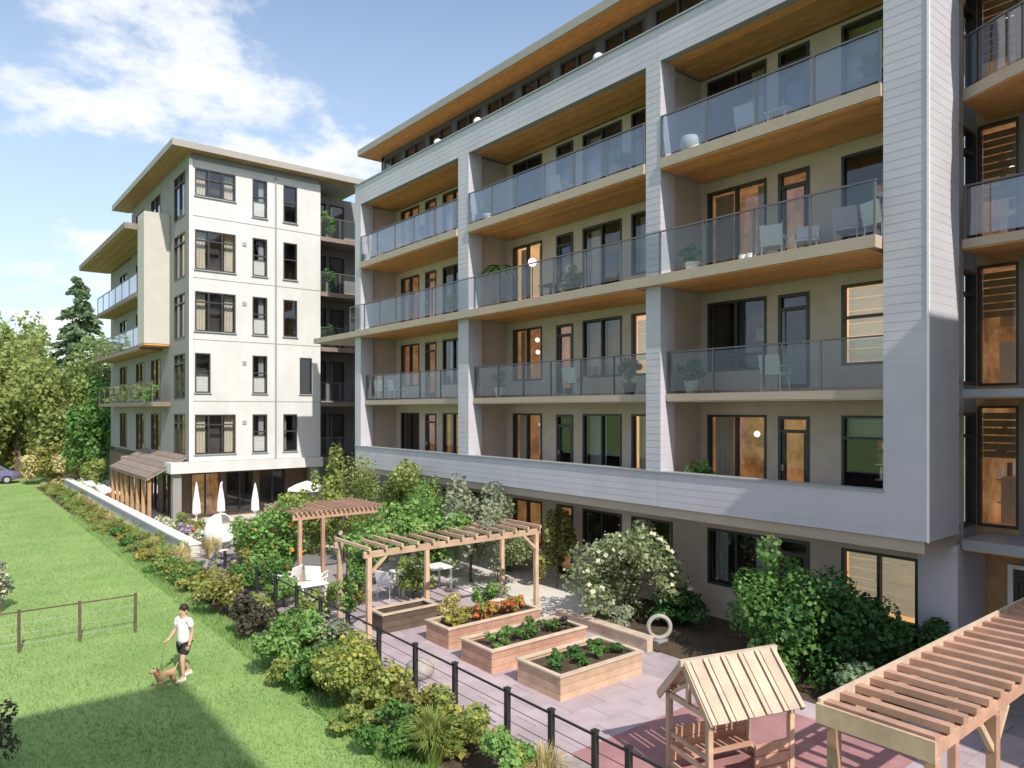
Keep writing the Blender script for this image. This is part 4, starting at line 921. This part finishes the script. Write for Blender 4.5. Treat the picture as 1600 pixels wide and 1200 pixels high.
# ------------------------------------------------------------------ raised planters
def planter(label, x0, x1, y0, y1, h=0.5, m='wood', rows=3):
    o = thing('raised_planter', label, 'planter', (x0, y0, 0), 'raised timber planters in the garden')
    bh = h / rows
    for i in range(rows):
        z0, z1 = i * bh + 0.004, (i + 1) * bh - 0.004
        MB().box(x0, x1, y0, y0 + 0.05, z0, z1).build('plank', m, o); MB().box(x0, x1, y1 - 0.05, y1, z0, z1).build('plank', m, o)
        MB().box(x0, x0 + 0.05, y0 + 0.052, y1 - 0.052, z0, z1).build('plank', m, o); MB().box(x1 - 0.05, x1, y0 + 0.052, y1 - 0.052, z0, z1).build('plank', m, o)
    for a in ((x0 - .03, x1 + .03, y0 - .03, y0 + .08), (x0 - .03, x1 + .03, y1 - .08, y1 + .03), (x0 - .03, x0 + .08, y0 + .082, y1 - .082), (x1 - .08, x1 + .03, y0 + .082, y1 - .082)):
        MB().box(*a, h + 0.002, h + 0.04).build('rim', 'pale_wood', o)
    MB().box(x0 + .052, x1 - .052, y0 + .052, y1 - .052, 0.05, h - 0.07).build('soil', 'soil', o)
    return o
planter('nearest timber planter with a row of small green plants', 9.6, 12.0, 10.42, 11.75)
planter('middle timber planter with dark green leaves and purple inside', 9.45, 12.3, 12.45, 13.6, m='redwood')
planter('timber planter full of orange and red flowers in front of the pergola', 9.6, 12.5, 14.35, 15.35, m='redwood')
planter('small brown planter at the left pergola posts', 8.95, 10.6, 16.4, 17.1, m='darkwood')
q = 0
def small(label, x, y, h, r, m, n, z, group, ls=0.06, fl=None):
    global q; q += 1
    return plant('planter_plant', label, 'plant', x, y, h, r, m, n, ls, 8, 0.02, seed=200 + q, group=group, z=z, tr=0.012, flowers=fl)
for i in range(7): small('small green seedling plant in the nearest planter', 9.95 + i * 0.29, 11.08 + (0.2 if i % 2 else -.18), 0.26, 0.21, 'dark' if i % 3 == 0 else 'green', 420, 0.43, 'plants in the nearest planter')
for i in range(5): small('dark leafy plant in the middle planter', 9.85 + i * 0.42, 13.0 + (0.12 if i % 2 else -.1), 0.36, 0.31, 'green' if i else 'bright', 420, 0.43, 'dark plants in the middle planter')
for i in range(2): small('purple plant at the right end of the middle planter', 11.75 + i * 0.28, 12.95, 0.25, 0.2, 'purple', 300, 0.43, 'purple plants in the middle planter')
for i in range(6): small('orange-red flowering plant in the flower planter', 10.0 + i * 0.44, 14.85 + (0.1 if i % 2 else -.1), 0.42, 0.28, 'olive' if i < 2 else 'hedge', 380, 0.43, 'flowers in the third planter', 0.07, ('yellow' if i < 2 else ('orange' if i % 2 else 'redp'), 130, 0.08))
small('large bright green plant behind the flower planter', 12.1, 16.2, 0.9, 0.5, 'bright', 1500, 0.0, None)
small('pale flowering shrub behind the flower planter', 11.3, 16.5, 0.8, 0.5, 'straw', 1200, 0.0, None, fl=('yellow', 150, 0.08))

# ------------------------------------------------------------------ playhouse
PH = (9.85, 6.75); PA = -R(16)
ph = thing('playhouse', 'small open wooden playhouse with a gabled slatted roof', 'playhouse', (PH[0], PH[1], 0), rz=PA)
def pb(name, mb, m='wood', **k):
    mb.v = [(v[0] + PH[0], v[1] + PH[1], v[2]) for v in mb.v]; return mb.build(name, m, ph, **k)
for x in (-0.78, 0.78):
    for y in (-0.5, 0.5): pb('post', MB().box(x - .045, x + .045, y - .045, y + .045, 0, 1.24), bevel=.006)
    pb('tie_beam', MB().box(x - .03, x + .03, -.455, .455, 1.16, 1.24)); pb('floor_rail', MB().box(x - .03, x + .03, -.455, .455, 0.05, 0.14))
    pb('king_post', MB().box(x - .03, x + .03, -.035, .035, 1.242, 1.8))
    for s in (-1, 1):
        pb('barge_board', MB().bar((x * 1.13, s * .66, 1.13), (x * 1.13, 0, 1.86), 0.035, 0.1))
        pb('gable_brace', MB().bar((x, s * .42, 1.25), (x, s * .05, 1.5), 0.04, 0.05))
pb('ridge_beam', MB().box(-.95, .95, -.035, .035, 1.83, 1.92), 'pale_wood')
for s in (-1, 1):
    pb('eaves_beam', MB().box(-.73, .73, s * .5 - .035, s * .5 + .035, 1.245, 1.31))
    for i in range(11):
        x = -.84 + i * 0.168
        pb('roof_slat', MB().bar((x, s * .70, 1.175 + .0), (x, s * .03, 1.895), 0.2 if i % 2 else 0.075, 0.018 if i % 2 else 0.05, (0, s * .73, .66)), 'pale_wood')
for z in (0.12, 0.3, 0.48): pb('wall_board', MB().box(-.735, .735, .48, .52, z, z + .16), 'redwood')
for z in (0.12, 0.3, 0.48): pb('wall_board', MB().box(.08, .735, -.52, -.48, z, z + .16), 'redwood')
for z in (0.35, 0.55): pb('gable_rail', MB().box(-.80, -.76, -.455, .455, z, z + .07))
pb('bench', MB().box(-.6, .6, .1, .42, .3, .34), 'redwood')

# ------------------------------------------------------------------ ring, parasols, garden furniture
rg_ = thing('ring_sculpture', 'pale round ring standing upright beside the garden path', 'sculpture', (14.0, 11.6, 0))
pts = [(14.0 + math.cos(t) * .27 * .78, 11.6 - math.cos(t) * .27 * .63, .40 + math.sin(t) * .27) for t in np.linspace(0, 2 * math.pi, 33)]
MB().tube(pts, 0.055, 10, False).build('ring', 'stone', rg_, True)
MB().box(13.82, 14.18, 11.48, 11.72, 0.04, 0.10).build('plinth', 'greyd', rg_)
def parasol_closed(label, x, y, h, tilt=0.0):
    o = thing('closed_parasol', label, 'parasol', (x, y, 0))
    MB().lathe([(.26, 0), (.26, .05), (.05, .08)], (x, y, 0), 16).build('base', 'stone', o)
    MB().tube([(x, y, .08), (x + tilt * .5, y, h * .5), (x + tilt, y, h)], 0.024, 8).build('pole', 'w', o)
    MB().lathe([(.05, .0), (.17, .12), (.15, .6), (.10, 1.0), (.03, h - .68)], (x + tilt * .6, y, .62), 12, 0.16).build('canopy', 'fabric', o)
    return o
parasol_closed('closed white parasol at the left, before the porch', 10.0, 36.9, 2.25)
parasol_closed('leaning closed white parasol, second from the left', 11.1, 37.0, 2.2, 0.14)
parasol_closed('closed white parasol standing before the dark ground floor glass', 12.6, 36.2, 2.1)
def parasol_open(label, x, y, h, r):
    o = thing('open_parasol', label, 'parasol', (x, y, 0))
    MB().lathe([(.3, 0), (.3, .06), (.05, .1)], (x, y, 0), 16).build('base', 'stone', o)
    MB().tube([(x, y, .1), (x, y, h)], 0.026, 8).build('pole', 'w', o)
    MB().lathe([(r, h - .45), (r * 1.0, h - .38), (r * .55, h - .16), (.04, h)], (x, y, 0), 8).build('canopy', 'fabric', o)
    for i in range(8):
        t = 2 * math.pi * i / 8; MB().bar((x, y, h - .08), (x + r * .96 * math.cos(t), y + r * .96 * math.sin(t), h - .44), .02, .02).build('rib', 'w', o)
    return o
parasol_open('open white parasol behind the red pergola', 14.2, 33.6, 2.3, 0.95)
hc = thing('hooded_chair', 'white hooded garden chair at the near end of the terrace', 'chair', (9.2, 30.5, 0))
mb = MB(); nu, nv = 14, 8
for j in range(nv + 1):
    ph_ = math.pi * j / nv * 0.92
    for i in range(nu + 1):
        th = math.radians(10 + 250 * i / nu); mb.v.append((9.2 + .58 * math.sin(ph_) * math.cos(th) , 30.5 + .58 * math.sin(ph_) * math.sin(th), .78 + .70 * math.cos(ph_)))
for j in range(nv):
    for i in range(nu): a = j * (nu + 1) + i; mb.f.append((a, a + 1, a + nu + 2, a + nu + 1))
h_ = mb.build('hood', 'fabric', hc, True); sm_ = h_.modifiers.new('thick', 'SOLIDIFY'); sm_.thickness = 0.05
MB().lathe([(.40, .36), (.46, .42), (.42, .50), (.1, .52)], (9.2, 30.5, 0), 16).build('seat_cushion', 'fabric', hc, True)
MB().lathe([(.30, 0), (.30, .04), (.06, .06), (.06, .34), (.35, .36)], (9.2, 30.5, 0), 14).build('base', 'w', hc)
def chair(label, x, y, rz, group, m='w', z=0.0, name='garden_chair', cush=None):
    o = thing(name, label, 'chair', (x, y, z), group)
    def b(n, mb, mm=m, **k):
        mb.v = [(v[0] + x, v[1] + y, v[2] + z) for v in mb.v]; return mb.build(n, mm, o, **k)
    for sx in (-1, 1):
        for sy in (-1, 1): b('leg', MB().tube([(sx * .25, sy * .24, 0), (sx * .22, sy * .21, .40)], [.018, .022], 6))
        b('armrest', MB().box(sx * .27 - .03, sx * .27 + .03, -.25, .25, .60, .63)); b('arm_post', MB().box(sx * .27 - .015, sx * .27 + .015, .2, .23, .42, .60))
    b('seat', MB().box(-.26, .26, -.26, .26, .40, .46), bevel=.015)
    b('backrest', MB().hexa([(-.26, -.26, .46), (.26, -.26, .46), (.26, -.21, .46), (-.26, -.21, .46), (-.26, -.36, .88), (.26, -.36, .88), (.26, -.31, .88), (-.26, -.31, .88)]), bevel=.012)
    if cush: b('cushion', MB().box(-.22, .22, -.2, .23, .465, .54), cush, bevel=.03)
    o.rotation_euler = (0, 0, rz); return o
chair('white garden chair under the left pergola posts', 8.7, 22.0, 0.6, None); chair('white garden chair at the foot of the red pergola', 9.5, 21.7, -0.8, None)
chair('white garden chair left of the pale garden table', 10.9, 19.6, -1.2, None); chair('white garden chair behind the pale garden table', 12.9, 21.0, 2.8, None)
def table(label, x, y, lx, ly, h, m='w', z=0.0, name='garden_table'):
    o = thing(name, label, 'table', (x, y, z))
    n = 6
    for i in range(n): MB().box(x - lx, x + lx, y - ly + 2 * ly * i / n + .004, y - ly + 2 * ly * (i + 1) / n - .004, z + h - .04, z + h).build('tabletop_board', m, o)
    for sx in (-1, 1):
        for sy in (-1, 1): MB().box(x + sx * (lx - .08) - .03, x + sx * (lx - .08) + .03, y + sy * (ly - .08) - .03, y + sy * (ly - .08) + .03, z, z + h - .042).build('leg', m, o)
    return o
table('long pale garden table under the far side of the cedar pergola', 12.1, 19.6, 0.95, 0.42, 0.74)
table('low white table between the two white garden chairs', 9.1, 21.2, 0.45, 0.3, 0.42)
def lounger(label, x, y, rz):
    o = thing('sun_lounger', label, 'sun lounger', (x, y, 0), None)
    def b(n, mb, mm='w', **k):
        mb.v = [(v[0] + x, v[1] + y, v[2]) for v in mb.v]; return mb.build(n, mm, o, **k)
    b('frame', MB().box(-.33, .33, -.95, .95, .26, .32)); b('mattress', MB().box(-.31, .31, -.95, .35, .322, .42), 'fabric', bevel=.03)
    b('backrest', MB().hexa([(-.31, .36, .33), (.31, .36, .33), (.31, .95, .7), (-.31, .95, .7), (-.31, .33, .43), (.31, .33, .43), (.31, .91, .79), (-.31, .91, .79)]), 'fabric')
    for sx in (-1, 1):
        for sy in (-.8, .8): b('leg', MB().box(sx * .28 - .025, sx * .28 + .025, sy - .025, sy + .025, 0, .258))
    o.rotation_euler = (0, 0, rz)
lounger('white sun lounger on the terrace, nearest to the porch', 9.0, 50.2, 0.5); lounger('white sun lounger in the middle of the terrace row', 9.0, 53.4, 0.4); lounger('white sun lounger at the far end of the terrace', 8.9, 57.0, 0.5)
# terracotta and stone pieces near the pergola
rk = thing('garden_boulder', 'pale rounded stone beside the first black fence post', 'boulder', (8.15, 13.3, 0))
MB().ball((8.15, 13.3, .2), .32, 11, .75).build('stone', 'stone', rk, True)

# ------------------------------------------------------------------ balcony furniture
chair('white armchair behind the railing of the fourth-floor balcony, at the open door', 15.9, 9.65, -1.2, None, z=9.3, name='balcony_chair')
chair('white armchair in the middle of the fourth-floor balcony', 16.1, 8.9, 2.0, None, z=9.3, name='balcony_chair', cush='fabric')
chair('lilac-cushioned white chair at the right end of the fourth-floor balcony', 15.8, 7.75, -1.4, None, z=9.3, name='balcony_chair', cush='lilac', m='lilac')
chair('pink-white chair beside the lilac one by the right pillar', 15.8, 7.05, -1.9, None, z=9.3, name='balcony_chair', cush='fabric')
chair('pale chair at the far left end of the third-floor balcony', 15.8, 28.9, -1.3, None, z=6.2, name='balcony_chair'); chair('pale chair next to the far left one on the third-floor balcony', 15.8, 27.7, -1.6, None, z=6.2, name='balcony_chair')
chair('white chair on the third-floor balcony of the right bay', 15.9, 9.6, -1.5, None, z=6.2, name='balcony_chair')
def pot(name, label, x, y, z, r, h, m, cat):
    o = thing(name, label, cat, (x, y, z)); MB().lathe([(r * .6, 0), (r, h * .5), (r * .95, h * .9), (r * .8, h), (r * .7, h * .92)], (x, y, z), 16).build('pot', m, o, True); return o
pot('round_planter', 'round white planter at the left end of the top balcony, right bay', 15.45, 11.75, 12.4, .27, .5, 'w', 'planter')
for i, (yy_, lab) in enumerate(((10.15, 'small white pot on the fourth-floor balcony floor'), (9.95, 'second small white pot beside the small one'))): pot('flower_pot', lab, 15.4, yy_, 9.3, .12, .24, 'w', 'pot')
pl = thing('potted_palm', 'tall potted palm at the left end of the middle-bay balcony', 'plant', (15.9, 20.5, 9.3))
MB().lathe([(.2, 0), (.27, .2), (.28, .45), (.2, .44)], (15.9, 20.5, 9.3), 14).build('pot', 'furn', pl, True)
MB().tube([(15.9, 20.5, 9.7), (15.93, 20.52, 10.3), (15.9, 20.5, 10.9)], [.05, .04, .035], 7).build('trunk', 'bark', pl)
fr = np.random.default_rng(8)
for i in range(15):
    a = i * 2.4; l = fr.uniform(.6, .95); e = fr.uniform(.1, .75); v = []
    for s in range(7):
        t0, t1 = s / 7, (s + 1) / 7
        def pp(t, w): return (math.cos(a) * l * t - math.sin(a) * w, math.sin(a) * l * t + math.cos(a) * w, 1.6 + l * (e * t - .95 * t * t))
        w0, w1 = .13 * math.sin(math.pi * min(.97, t0 + .08)), .13 * math.sin(math.pi * min(.97, t1 + .06)); v.append([pp(t0, -w0), pp(t0, w0), pp(t1, w1), pp(t1, -w1)])
    link('frond', tri_mesh('frond', np.array(v)), 'green', pl)
lm = thing('balcony_lamp', 'glowing round floor lamp beside the potted palm', 'lamp', (16.1, 18.9, 9.3))
MB().lathe([(.16, 0), (.16, .03), (.02, .05)], (16.1, 18.9, 9.3), 12).build('base', 'black', lm); MB().tube([(16.1, 18.9, 9.35), (16.1, 18.9, 10.7)], .018, 6).build('stem', 'black', lm)
MB().ball((16.1, 18.9, 10.84), .15, 14).build('lamp_shade', 'lamp', lm, True)
for lab, yy_ in (('white globe ornament on the parapet above the left pillar', 24.3), ('larger white globe ornament on the parapet above the middle bay', 21.6), ('white globe ornament on the parapet near the right bay', 15.4)):
    o = thing('globe_ornament', lab, 'ornament', (15.75, yy_, 15.45)); MB().lathe([(.17, 0), (.12, .5), (.1, .9)], (15.75, yy_, 15.45), 12).build('pedestal', 'w', o); MB().ball((15.75, yy_, 16.42), .17, 14).build('globe', 'w', o, True)
plant('balcony_plant', 'leafy green plant on the second-floor ledge, left of the amber window', 'plant', 15.7, 11.7, 1.5, .42, 'green', 1200, .08, 12, .05, seed=301, z=3.2)
plant('balcony_plant', 'green plant on the middle balcony in front of the dark window', 'plant', 15.7, 16.6, 1.0, .35, 'hedge', 900, .08, 10, .05, seed=302, z=9.3)
for i, (z, lab) in enumerate(((15.5, 'bright green plant on the top loggia between the buildings'), (9.3, 'dark green plant on the third loggia from the ground'), (12.4, 'dark plant on the loggia under the top one'))):
    plant('balcony_plant', lab, 'plant', 17.6, 38.6, 1.5, .55, 'bright' if i == 0 else 'dark', 900, .12, 10, .05, seed=310 + i, z=z)
plant('balcony_plant', 'bright green plant on a balcony of the white block, above the porch', 'plant', 9.2, 42.6, 0.9, .45, 'bright', 700, .1, 10, .05, seed=320, z=6.2)

for i, (x, y, z, m, h, lab) in enumerate((
    (15.5, 20.6, 12.4, 'hedge', 1.0, 'potted green bush at the left end of the top balcony, middle bay'), (15.5, 14.2, 12.4, 'bright', .8, 'potted bright plant at the right end of the top balcony, middle bay'),
    (15.6, 28.8, 12.4, 'green', .9, 'potted dark bush on the top balcony, far left bay'), (15.6, 23.0, 9.3, 'hedge', 1.0, 'potted bush on the fourth-floor balcony, far left bay'),
    (15.7, 20.2, 6.2, 'green', 1.0, 'potted bush on the third-floor balcony under the palm'), (15.7, 14.1, 6.2, 'hedge', 1.1, 'potted yellow-green bush at the right end of the third-floor balcony, middle bay'),
    (15.8, 12.0, 6.2, 'green', .9, 'potted bush at the left end of the third-floor balcony, right bay'), (15.5, 7.1, 12.4, 'hedge', 1.0, 'potted light-green bush at the right end of the top balcony, right bay'), (15.6, 11.8, 9.3, 'bright', .8, 'potted green plant at the left end of the fourth-floor balcony, right bay'))):
    o = plant('balcony_plant', lab, 'plant', x, y, h, .34, m, 800, .075, 10, .35, seed=500 + i, z=z)
    MB().lathe([(.14, .01), (.2, .3), (.21, .34), (.17, .33)], (x, y, z), 12).build('pot', 'shingle' if i % 2 else 'w', o, True)
table('small white table on the top balcony, right bay', 15.9, 9.4, .35, .3, .5, z=12.4, name='balcony_table'); table('small dark table on the fourth-floor balcony, middle bay', 15.9, 17.6, .4, .3, .55, 'darkwood', z=9.3, name='balcony_table')
chair('white chair beside the small white table on the top balcony', 15.9, 10.3, -1.5, None, z=12.4, name='balcony_chair'); chair('dark wooden chair by the small dark table, middle bay', 15.9, 16.8, 1.6, None, z=9.3, name='balcony_chair', m='darkwood', cush='fabric')
chair('pale chair behind the glass of the top balcony, middle bay', 15.9, 17.2, -1.6, None, z=12.4, name='balcony_chair', cush='lilac'); chair('dark chair behind the glass of the top balcony, far left bay', 15.9, 25.2, -1.6, None, z=12.4, name='balcony_chair', m='darkwood')
chair('white chair on the third-floor balcony, middle bay', 15.9, 16.6, -1.4, None, z=6.2, name='balcony_chair', cush='lilac')
# ------------------------------------------------------------------ parked car at the end of the lawn
cr_ = thing('parked_car', 'dark violet-blue car parked at the far left end of the lawn', 'car', (3.2, 69, 0))
def cpt(x, y, z): return (3.2 + x, 69 + y, z)
st = [(-2.1, .55, .78, .62), (-2.0, .3, .9, .8), (-1.2, .24, 1.0, .86), (-.6, .22, 1.02, .88), (.9, .22, 1.02, .88), (1.7, .26, .98, .85), (2.1, .4, .85, .72)]
mb = MB()
for x, z0, z1, hw in st:
    for yv, zv in ((-hw * .9, z0), (-hw, (z0 + z1) / 2), (-hw * .93, z1), (hw * .93, z1), (hw, (z0 + z1) / 2), (hw * .9, z0)): mb.v.append(cpt(x, yv, zv))
for i in range(len(st) - 1):
    for j in range(6): a = i * 6 + j; b_ = i * 6 + (j + 1) % 6; mb.f.append((a, b_, b_ + 6, a + 6))
mb.f += [(5, 4, 3, 2, 1, 0), tuple((len(st) - 1) * 6 + j for j in range(6))]
mb.build('body', 'carp', cr_, False, .03)
cb = [(-1.15, .78, 1.0), (-.35, .66, 1.5), (.75, .66, 1.52), (1.5, .76, 1.0)]
mb = MB()
for x, hw, z in cb: mb.v += [cpt(x, -hw, z), cpt(x, hw, z)]
for x, hw in ((-1.15, .78), (1.5, .76)): pass
mb.f += [(0, 1, 3, 2), (2, 3, 5, 4), (4, 5, 7, 6), (0, 2, 4, 6), (1, 7, 5, 3)]
mb.build('cabin', 'carp', cr_)
MB().quad(cpt(-.95, -.76, 1.06), cpt(-.32, -.69, 1.42), cpt(.15, -.69, 1.44), cpt(.15, -.77, 1.06)).build('side_window', 'frame', cr_); MB().quad(cpt(.22, -.77, 1.06), cpt(.22, -.69, 1.44), cpt(.72, -.69, 1.44), cpt(1.3, -.765, 1.06)).build('side_window', 'frame', cr_)
MB().quad(cpt(-1.12, -.7, 1.05), cpt(-1.12, .7, 1.05), cpt(-.40, .58, 1.48), cpt(-.40, -.58, 1.48)).build('windscreen', 'frame', cr_)
for sx in (-1.35, 1.3):
    for sy in (-.8, .8):
        wv = MB().tube([cpt(sx, sy - .1, .32), cpt(sx, sy + .1, .32)], .32, 16).build('wheel', 'tyre', cr_); MB().tube([cpt(sx, sy - .11, .32), cpt(sx, sy + .11, .32)], .19, 10).build('rim', 'steel', wv)
for sy in (-.5, .5): MB().ball(cpt(-2.06, sy, .72), .1, 8).build('headlight', 'w', cr_)

# ------------------------------------------------------------------ person and dog
def skin_body(name, V, E, m, parent, sub=1, root=0):
    me = bpy.data.meshes.new(name); me.from_pydata([v[:3] for v in V], E, []); o = bpy.data.objects.new(name, me); COL.objects.link(o)
    sk = o.modifiers.new('skin', 'SKIN'); sk.use_smooth_shade = True
    for i, v in enumerate(V): d = me.skin_vertices[0].data[i]; d.radius = (v[3], v[4] if len(v) > 4 else v[3]); d.use_root = (i == root)
    ss = o.modifiers.new('sub', 'SUBSURF'); ss.levels = 2; ss.render_levels = 2
    dg = bpy.context.evaluated_depsgraph_get(); dg.update()
    m2 = bpy.data.meshes.new_from_object(o.evaluated_get(dg)); o.modifiers.clear(); o.data = m2; bpy.data.meshes.remove(me); m2.name = name
    m2.materials.clear(); m2.materials.append(M[m]); m2.polygons.foreach_set('use_smooth', [True] * len(m2.polygons))
    o.parent = parent; ORG[o.name] = Vector(ORG[parent.name]); return o
P0 = Vector((4.2, 16.45, 0))
ps = thing('person', 'person in a white shirt and dark shorts walking a dog on the lawn', 'person', tuple(P0))
V = [(0, 0, .90, .12, .10), (0, 0, 1.05, .115, .085), (0, .01, 1.22, .14, .095), (0, 0, 1.36, .10, .07), (0, 0, 1.44, .052), (0, .015, 1.52, .074, .085), (0, .02, 1.62, .072, .082),
     (-.17, 0, 1.36, .056), (-.225, -.05, 1.10, .042), (-.23, .04, .87, .030), (-.23, .07, .79, .026, .036),
     (.17, 0, 1.36, .056), (.235, .02, 1.10, .042), (.27, .16, .93, .030), (.28, .23, .89, .026, .036),
     (-.09, 0, .84, .085), (-.10, .13, .48, .058), (-.10, .10, .09, .040), (-.10, .22, .045, .035),
     (.09, 0, .84, .085), (.10, -.04, .48, .058), (.10, -.24, .13, .040), (.10, -.15, .05, .035)]
E = [(0, 1), (1, 2), (2, 3), (3, 4), (4, 5), (5, 6), (3, 7), (7, 8), (8, 9), (9, 10), (3, 11), (11, 12), (12, 13), (13, 14), (0, 15), (15, 16), (16, 17), (17, 18), (0, 19), (19, 20), (20, 21), (21, 22)]
skin_body('body', V, E, 'skin', ps)
skin_body('shirt', [(0, 0, .78, .178, .145), (0, 0, 1.0, .158, .12), (0, .01, 1.22, .17, .122), (0, 0, 1.37, .11, .085), (0, 0, 1.41, .065), (-.18, 0, 1.36, .078), (-.215, -.03, 1.18, .068), (.18, 0, 1.36, .078), (.225, .01, 1.18, .068)],
          [(0, 1), (1, 2), (2, 3), (3, 4), (3, 5), (5, 6), (3, 7), (7, 8)], 'cloth', ps)
skin_body('shorts', [(0, 0, .90, .145, .12), (-.09, .01, .80, .115), (-.10, .09, .56, .095), (.09, 0, .80, .115), (.10, -.03, .56, .095)], [(0, 1), (1, 2), (0, 3), (3, 4)], 'shorts', ps)
hb = MB().ball(P0 + Vector((0, -.005, 1.605)), .103, 14, 1.05); hb.v = [(x, y - max(0, (1.60 - z)) * .4, z) if z < 1.6 else (x, y, z) for x, y, z in hb.v]
hb.v = [(x, min(y, P0.y + .075), z) for x, y, z in hb.v]; hb.build('hair', 'hair', ps, True)
MB().hexa([P0 + Vector(c) for c in ((-.015, .09, 1.525), (.015, .09, 1.525), (.012, .122, 1.53), (-.012, .122, 1.53), (-.008, .085, 1.57), (.008, .085, 1.57), (.005, .095, 1.57), (-.005, .095, 1.57))]).build('nose', 'skin', ps)
for s in (-1, 1):
    MB().ball(P0 + Vector((s * .034, .086, 1.572)), .012, 8).build('eye', 'hair', ps); MB().ball(P0 + Vector((s * .083, .0, 1.55)), .024, 8, 1.4).build('ear', 'skin', ps)
    hx = Vector((-.23, .075, .775)) if s < 0 else Vector((.285, .25, .88)); dn = Vector((0, .25, -1)).normalized() if s < 0 else Vector((.1, .9, -.4)).normalized()
    for k in range(4):
        a = P0 + hx + Vector((s * -.005, (k - 1.5) * .017, 0)) if s < 0 else P0 + hx + Vector((0, 0, (k - 1.5) * .017)); L = (.07, .08, .075, .06)[k]
        MB().tube([a - dn * .02, a + dn * L * .5, a + dn * L + Vector((-s * .015, 0, 0))], [.0095, .009, .007], 6).build('finger', 'skin', ps)
    a = P0 + hx + Vector((-s * .02, .03, .02)); MB().tube([a, a + dn * .03 + Vector((-s * .015, .01, 0)), a + dn * .055 + Vector((-s * .01, .012, 0))], [.011, .010, .008], 6).build('thumb', 'skin', ps)
MB().quad(P0 + Vector((-.022, .104, 1.497)), P0 + Vector((.022, .104, 1.497)), P0 + Vector((.02, .106, 1.505)), P0 + Vector((-.02, .106, 1.505))).build('mouth', 'red', ps)
for x, y, z in ((-.10, .17, .0), (.10, -.19, .01)): MB().hexa([P0 + Vector((x + a * .048, y + b, z + c)) for a, b, c in ((-1, -.12, 0), (1, -.12, 0), (.8, .14, 0), (-.8, .14, 0), (-.9, -.11, .09), (.9, -.11, .09), (.7, .12, .05), (-.7, .12, .05))]).build('shoe', 'w', ps, False, .012)
ps.rotation_euler = (0, 0, R(118)); ps.scale = (.94, .94, .94)
D0 = Vector((3.78, 16.15, 0))
dg_ = thing('dog', 'small tan dog walking on the lawn at the person\'s side', 'dog', tuple(D0))
V = [(0, -.20, .36, .085, .095), (0, 0, .35, .085, .09), (0, .18, .36, .10, .12), (0, .29, .46, .065), (0, .36, .56, .068), (0, .47, .53, .036), (0, -.31, .44, .025), (0, -.38, .54, .016),
     (-.07, .18, .24, .045), (-.07, .17, .13, .028), (-.07, .18, .03, .026), (.07, .20, .24, .045), (.07, .26, .13, .028), (.07, .28, .03, .026),
     (-.07, -.20, .26, .06), (-.07, -.15, .19, .042), (-.07, -.25, .12, .024), (-.07, -.22, .03, .026), (.07, -.22, .26, .06), (.07, -.20, .19, .042), (.07, -.31, .12, .024), (.07, -.30, .03, .026)]
E = [(0, 1), (1, 2), (2, 3), (3, 4), (4, 5), (0, 6), (6, 7), (2, 8), (8, 9), (9, 10), (2, 11), (11, 12), (12, 13), (0, 14), (14, 15), (15, 16), (16, 17), (0, 18), (18, 19), (19, 20), (20, 21)]
skin_body('body', V, E, 'dog', dg_)
for s in (-1, 1): MB().bar(D0 + Vector((s * .05, .33, .61)), D0 + Vector((s * .085, .32, .53)), .05, .018, (0, 1, 0)).build('ear', 'bark', dg_)
MB().ball(D0 + Vector((0, .505, .54)), .016, 8).build('nose', 'hair', dg_)
MB().tube([D0 + Vector((math.cos(t) * .07, .29 + math.sin(t) * .055, .46 - math.sin(t) * .045)) for t in np.linspace(0, 6.283, 15)], .012, 6, False).build('collar', 'red', dg_)
dg_.rotation_euler = (0, 0, R(118)); dg_.scale = (.8, .8, .8)
rt = Matrix.Rotation(R(118), 3, 'Z'); a = P0 + rt @ (Vector((.285, .27, .87)) * .94); b_ = D0 + rt @ Vector((0, .23, .40))
lb = thing('leash', 'thin dark leash from the person\'s hand to the dog\'s collar', 'leash', tuple(b_))
MB().tube([a + (b_ - a) * t + Vector((0, 0, -.18 * math.sin(math.pi * t))) for t in np.linspace(0, 1, 9)], .006, 5).build('strap', 'black', lb)
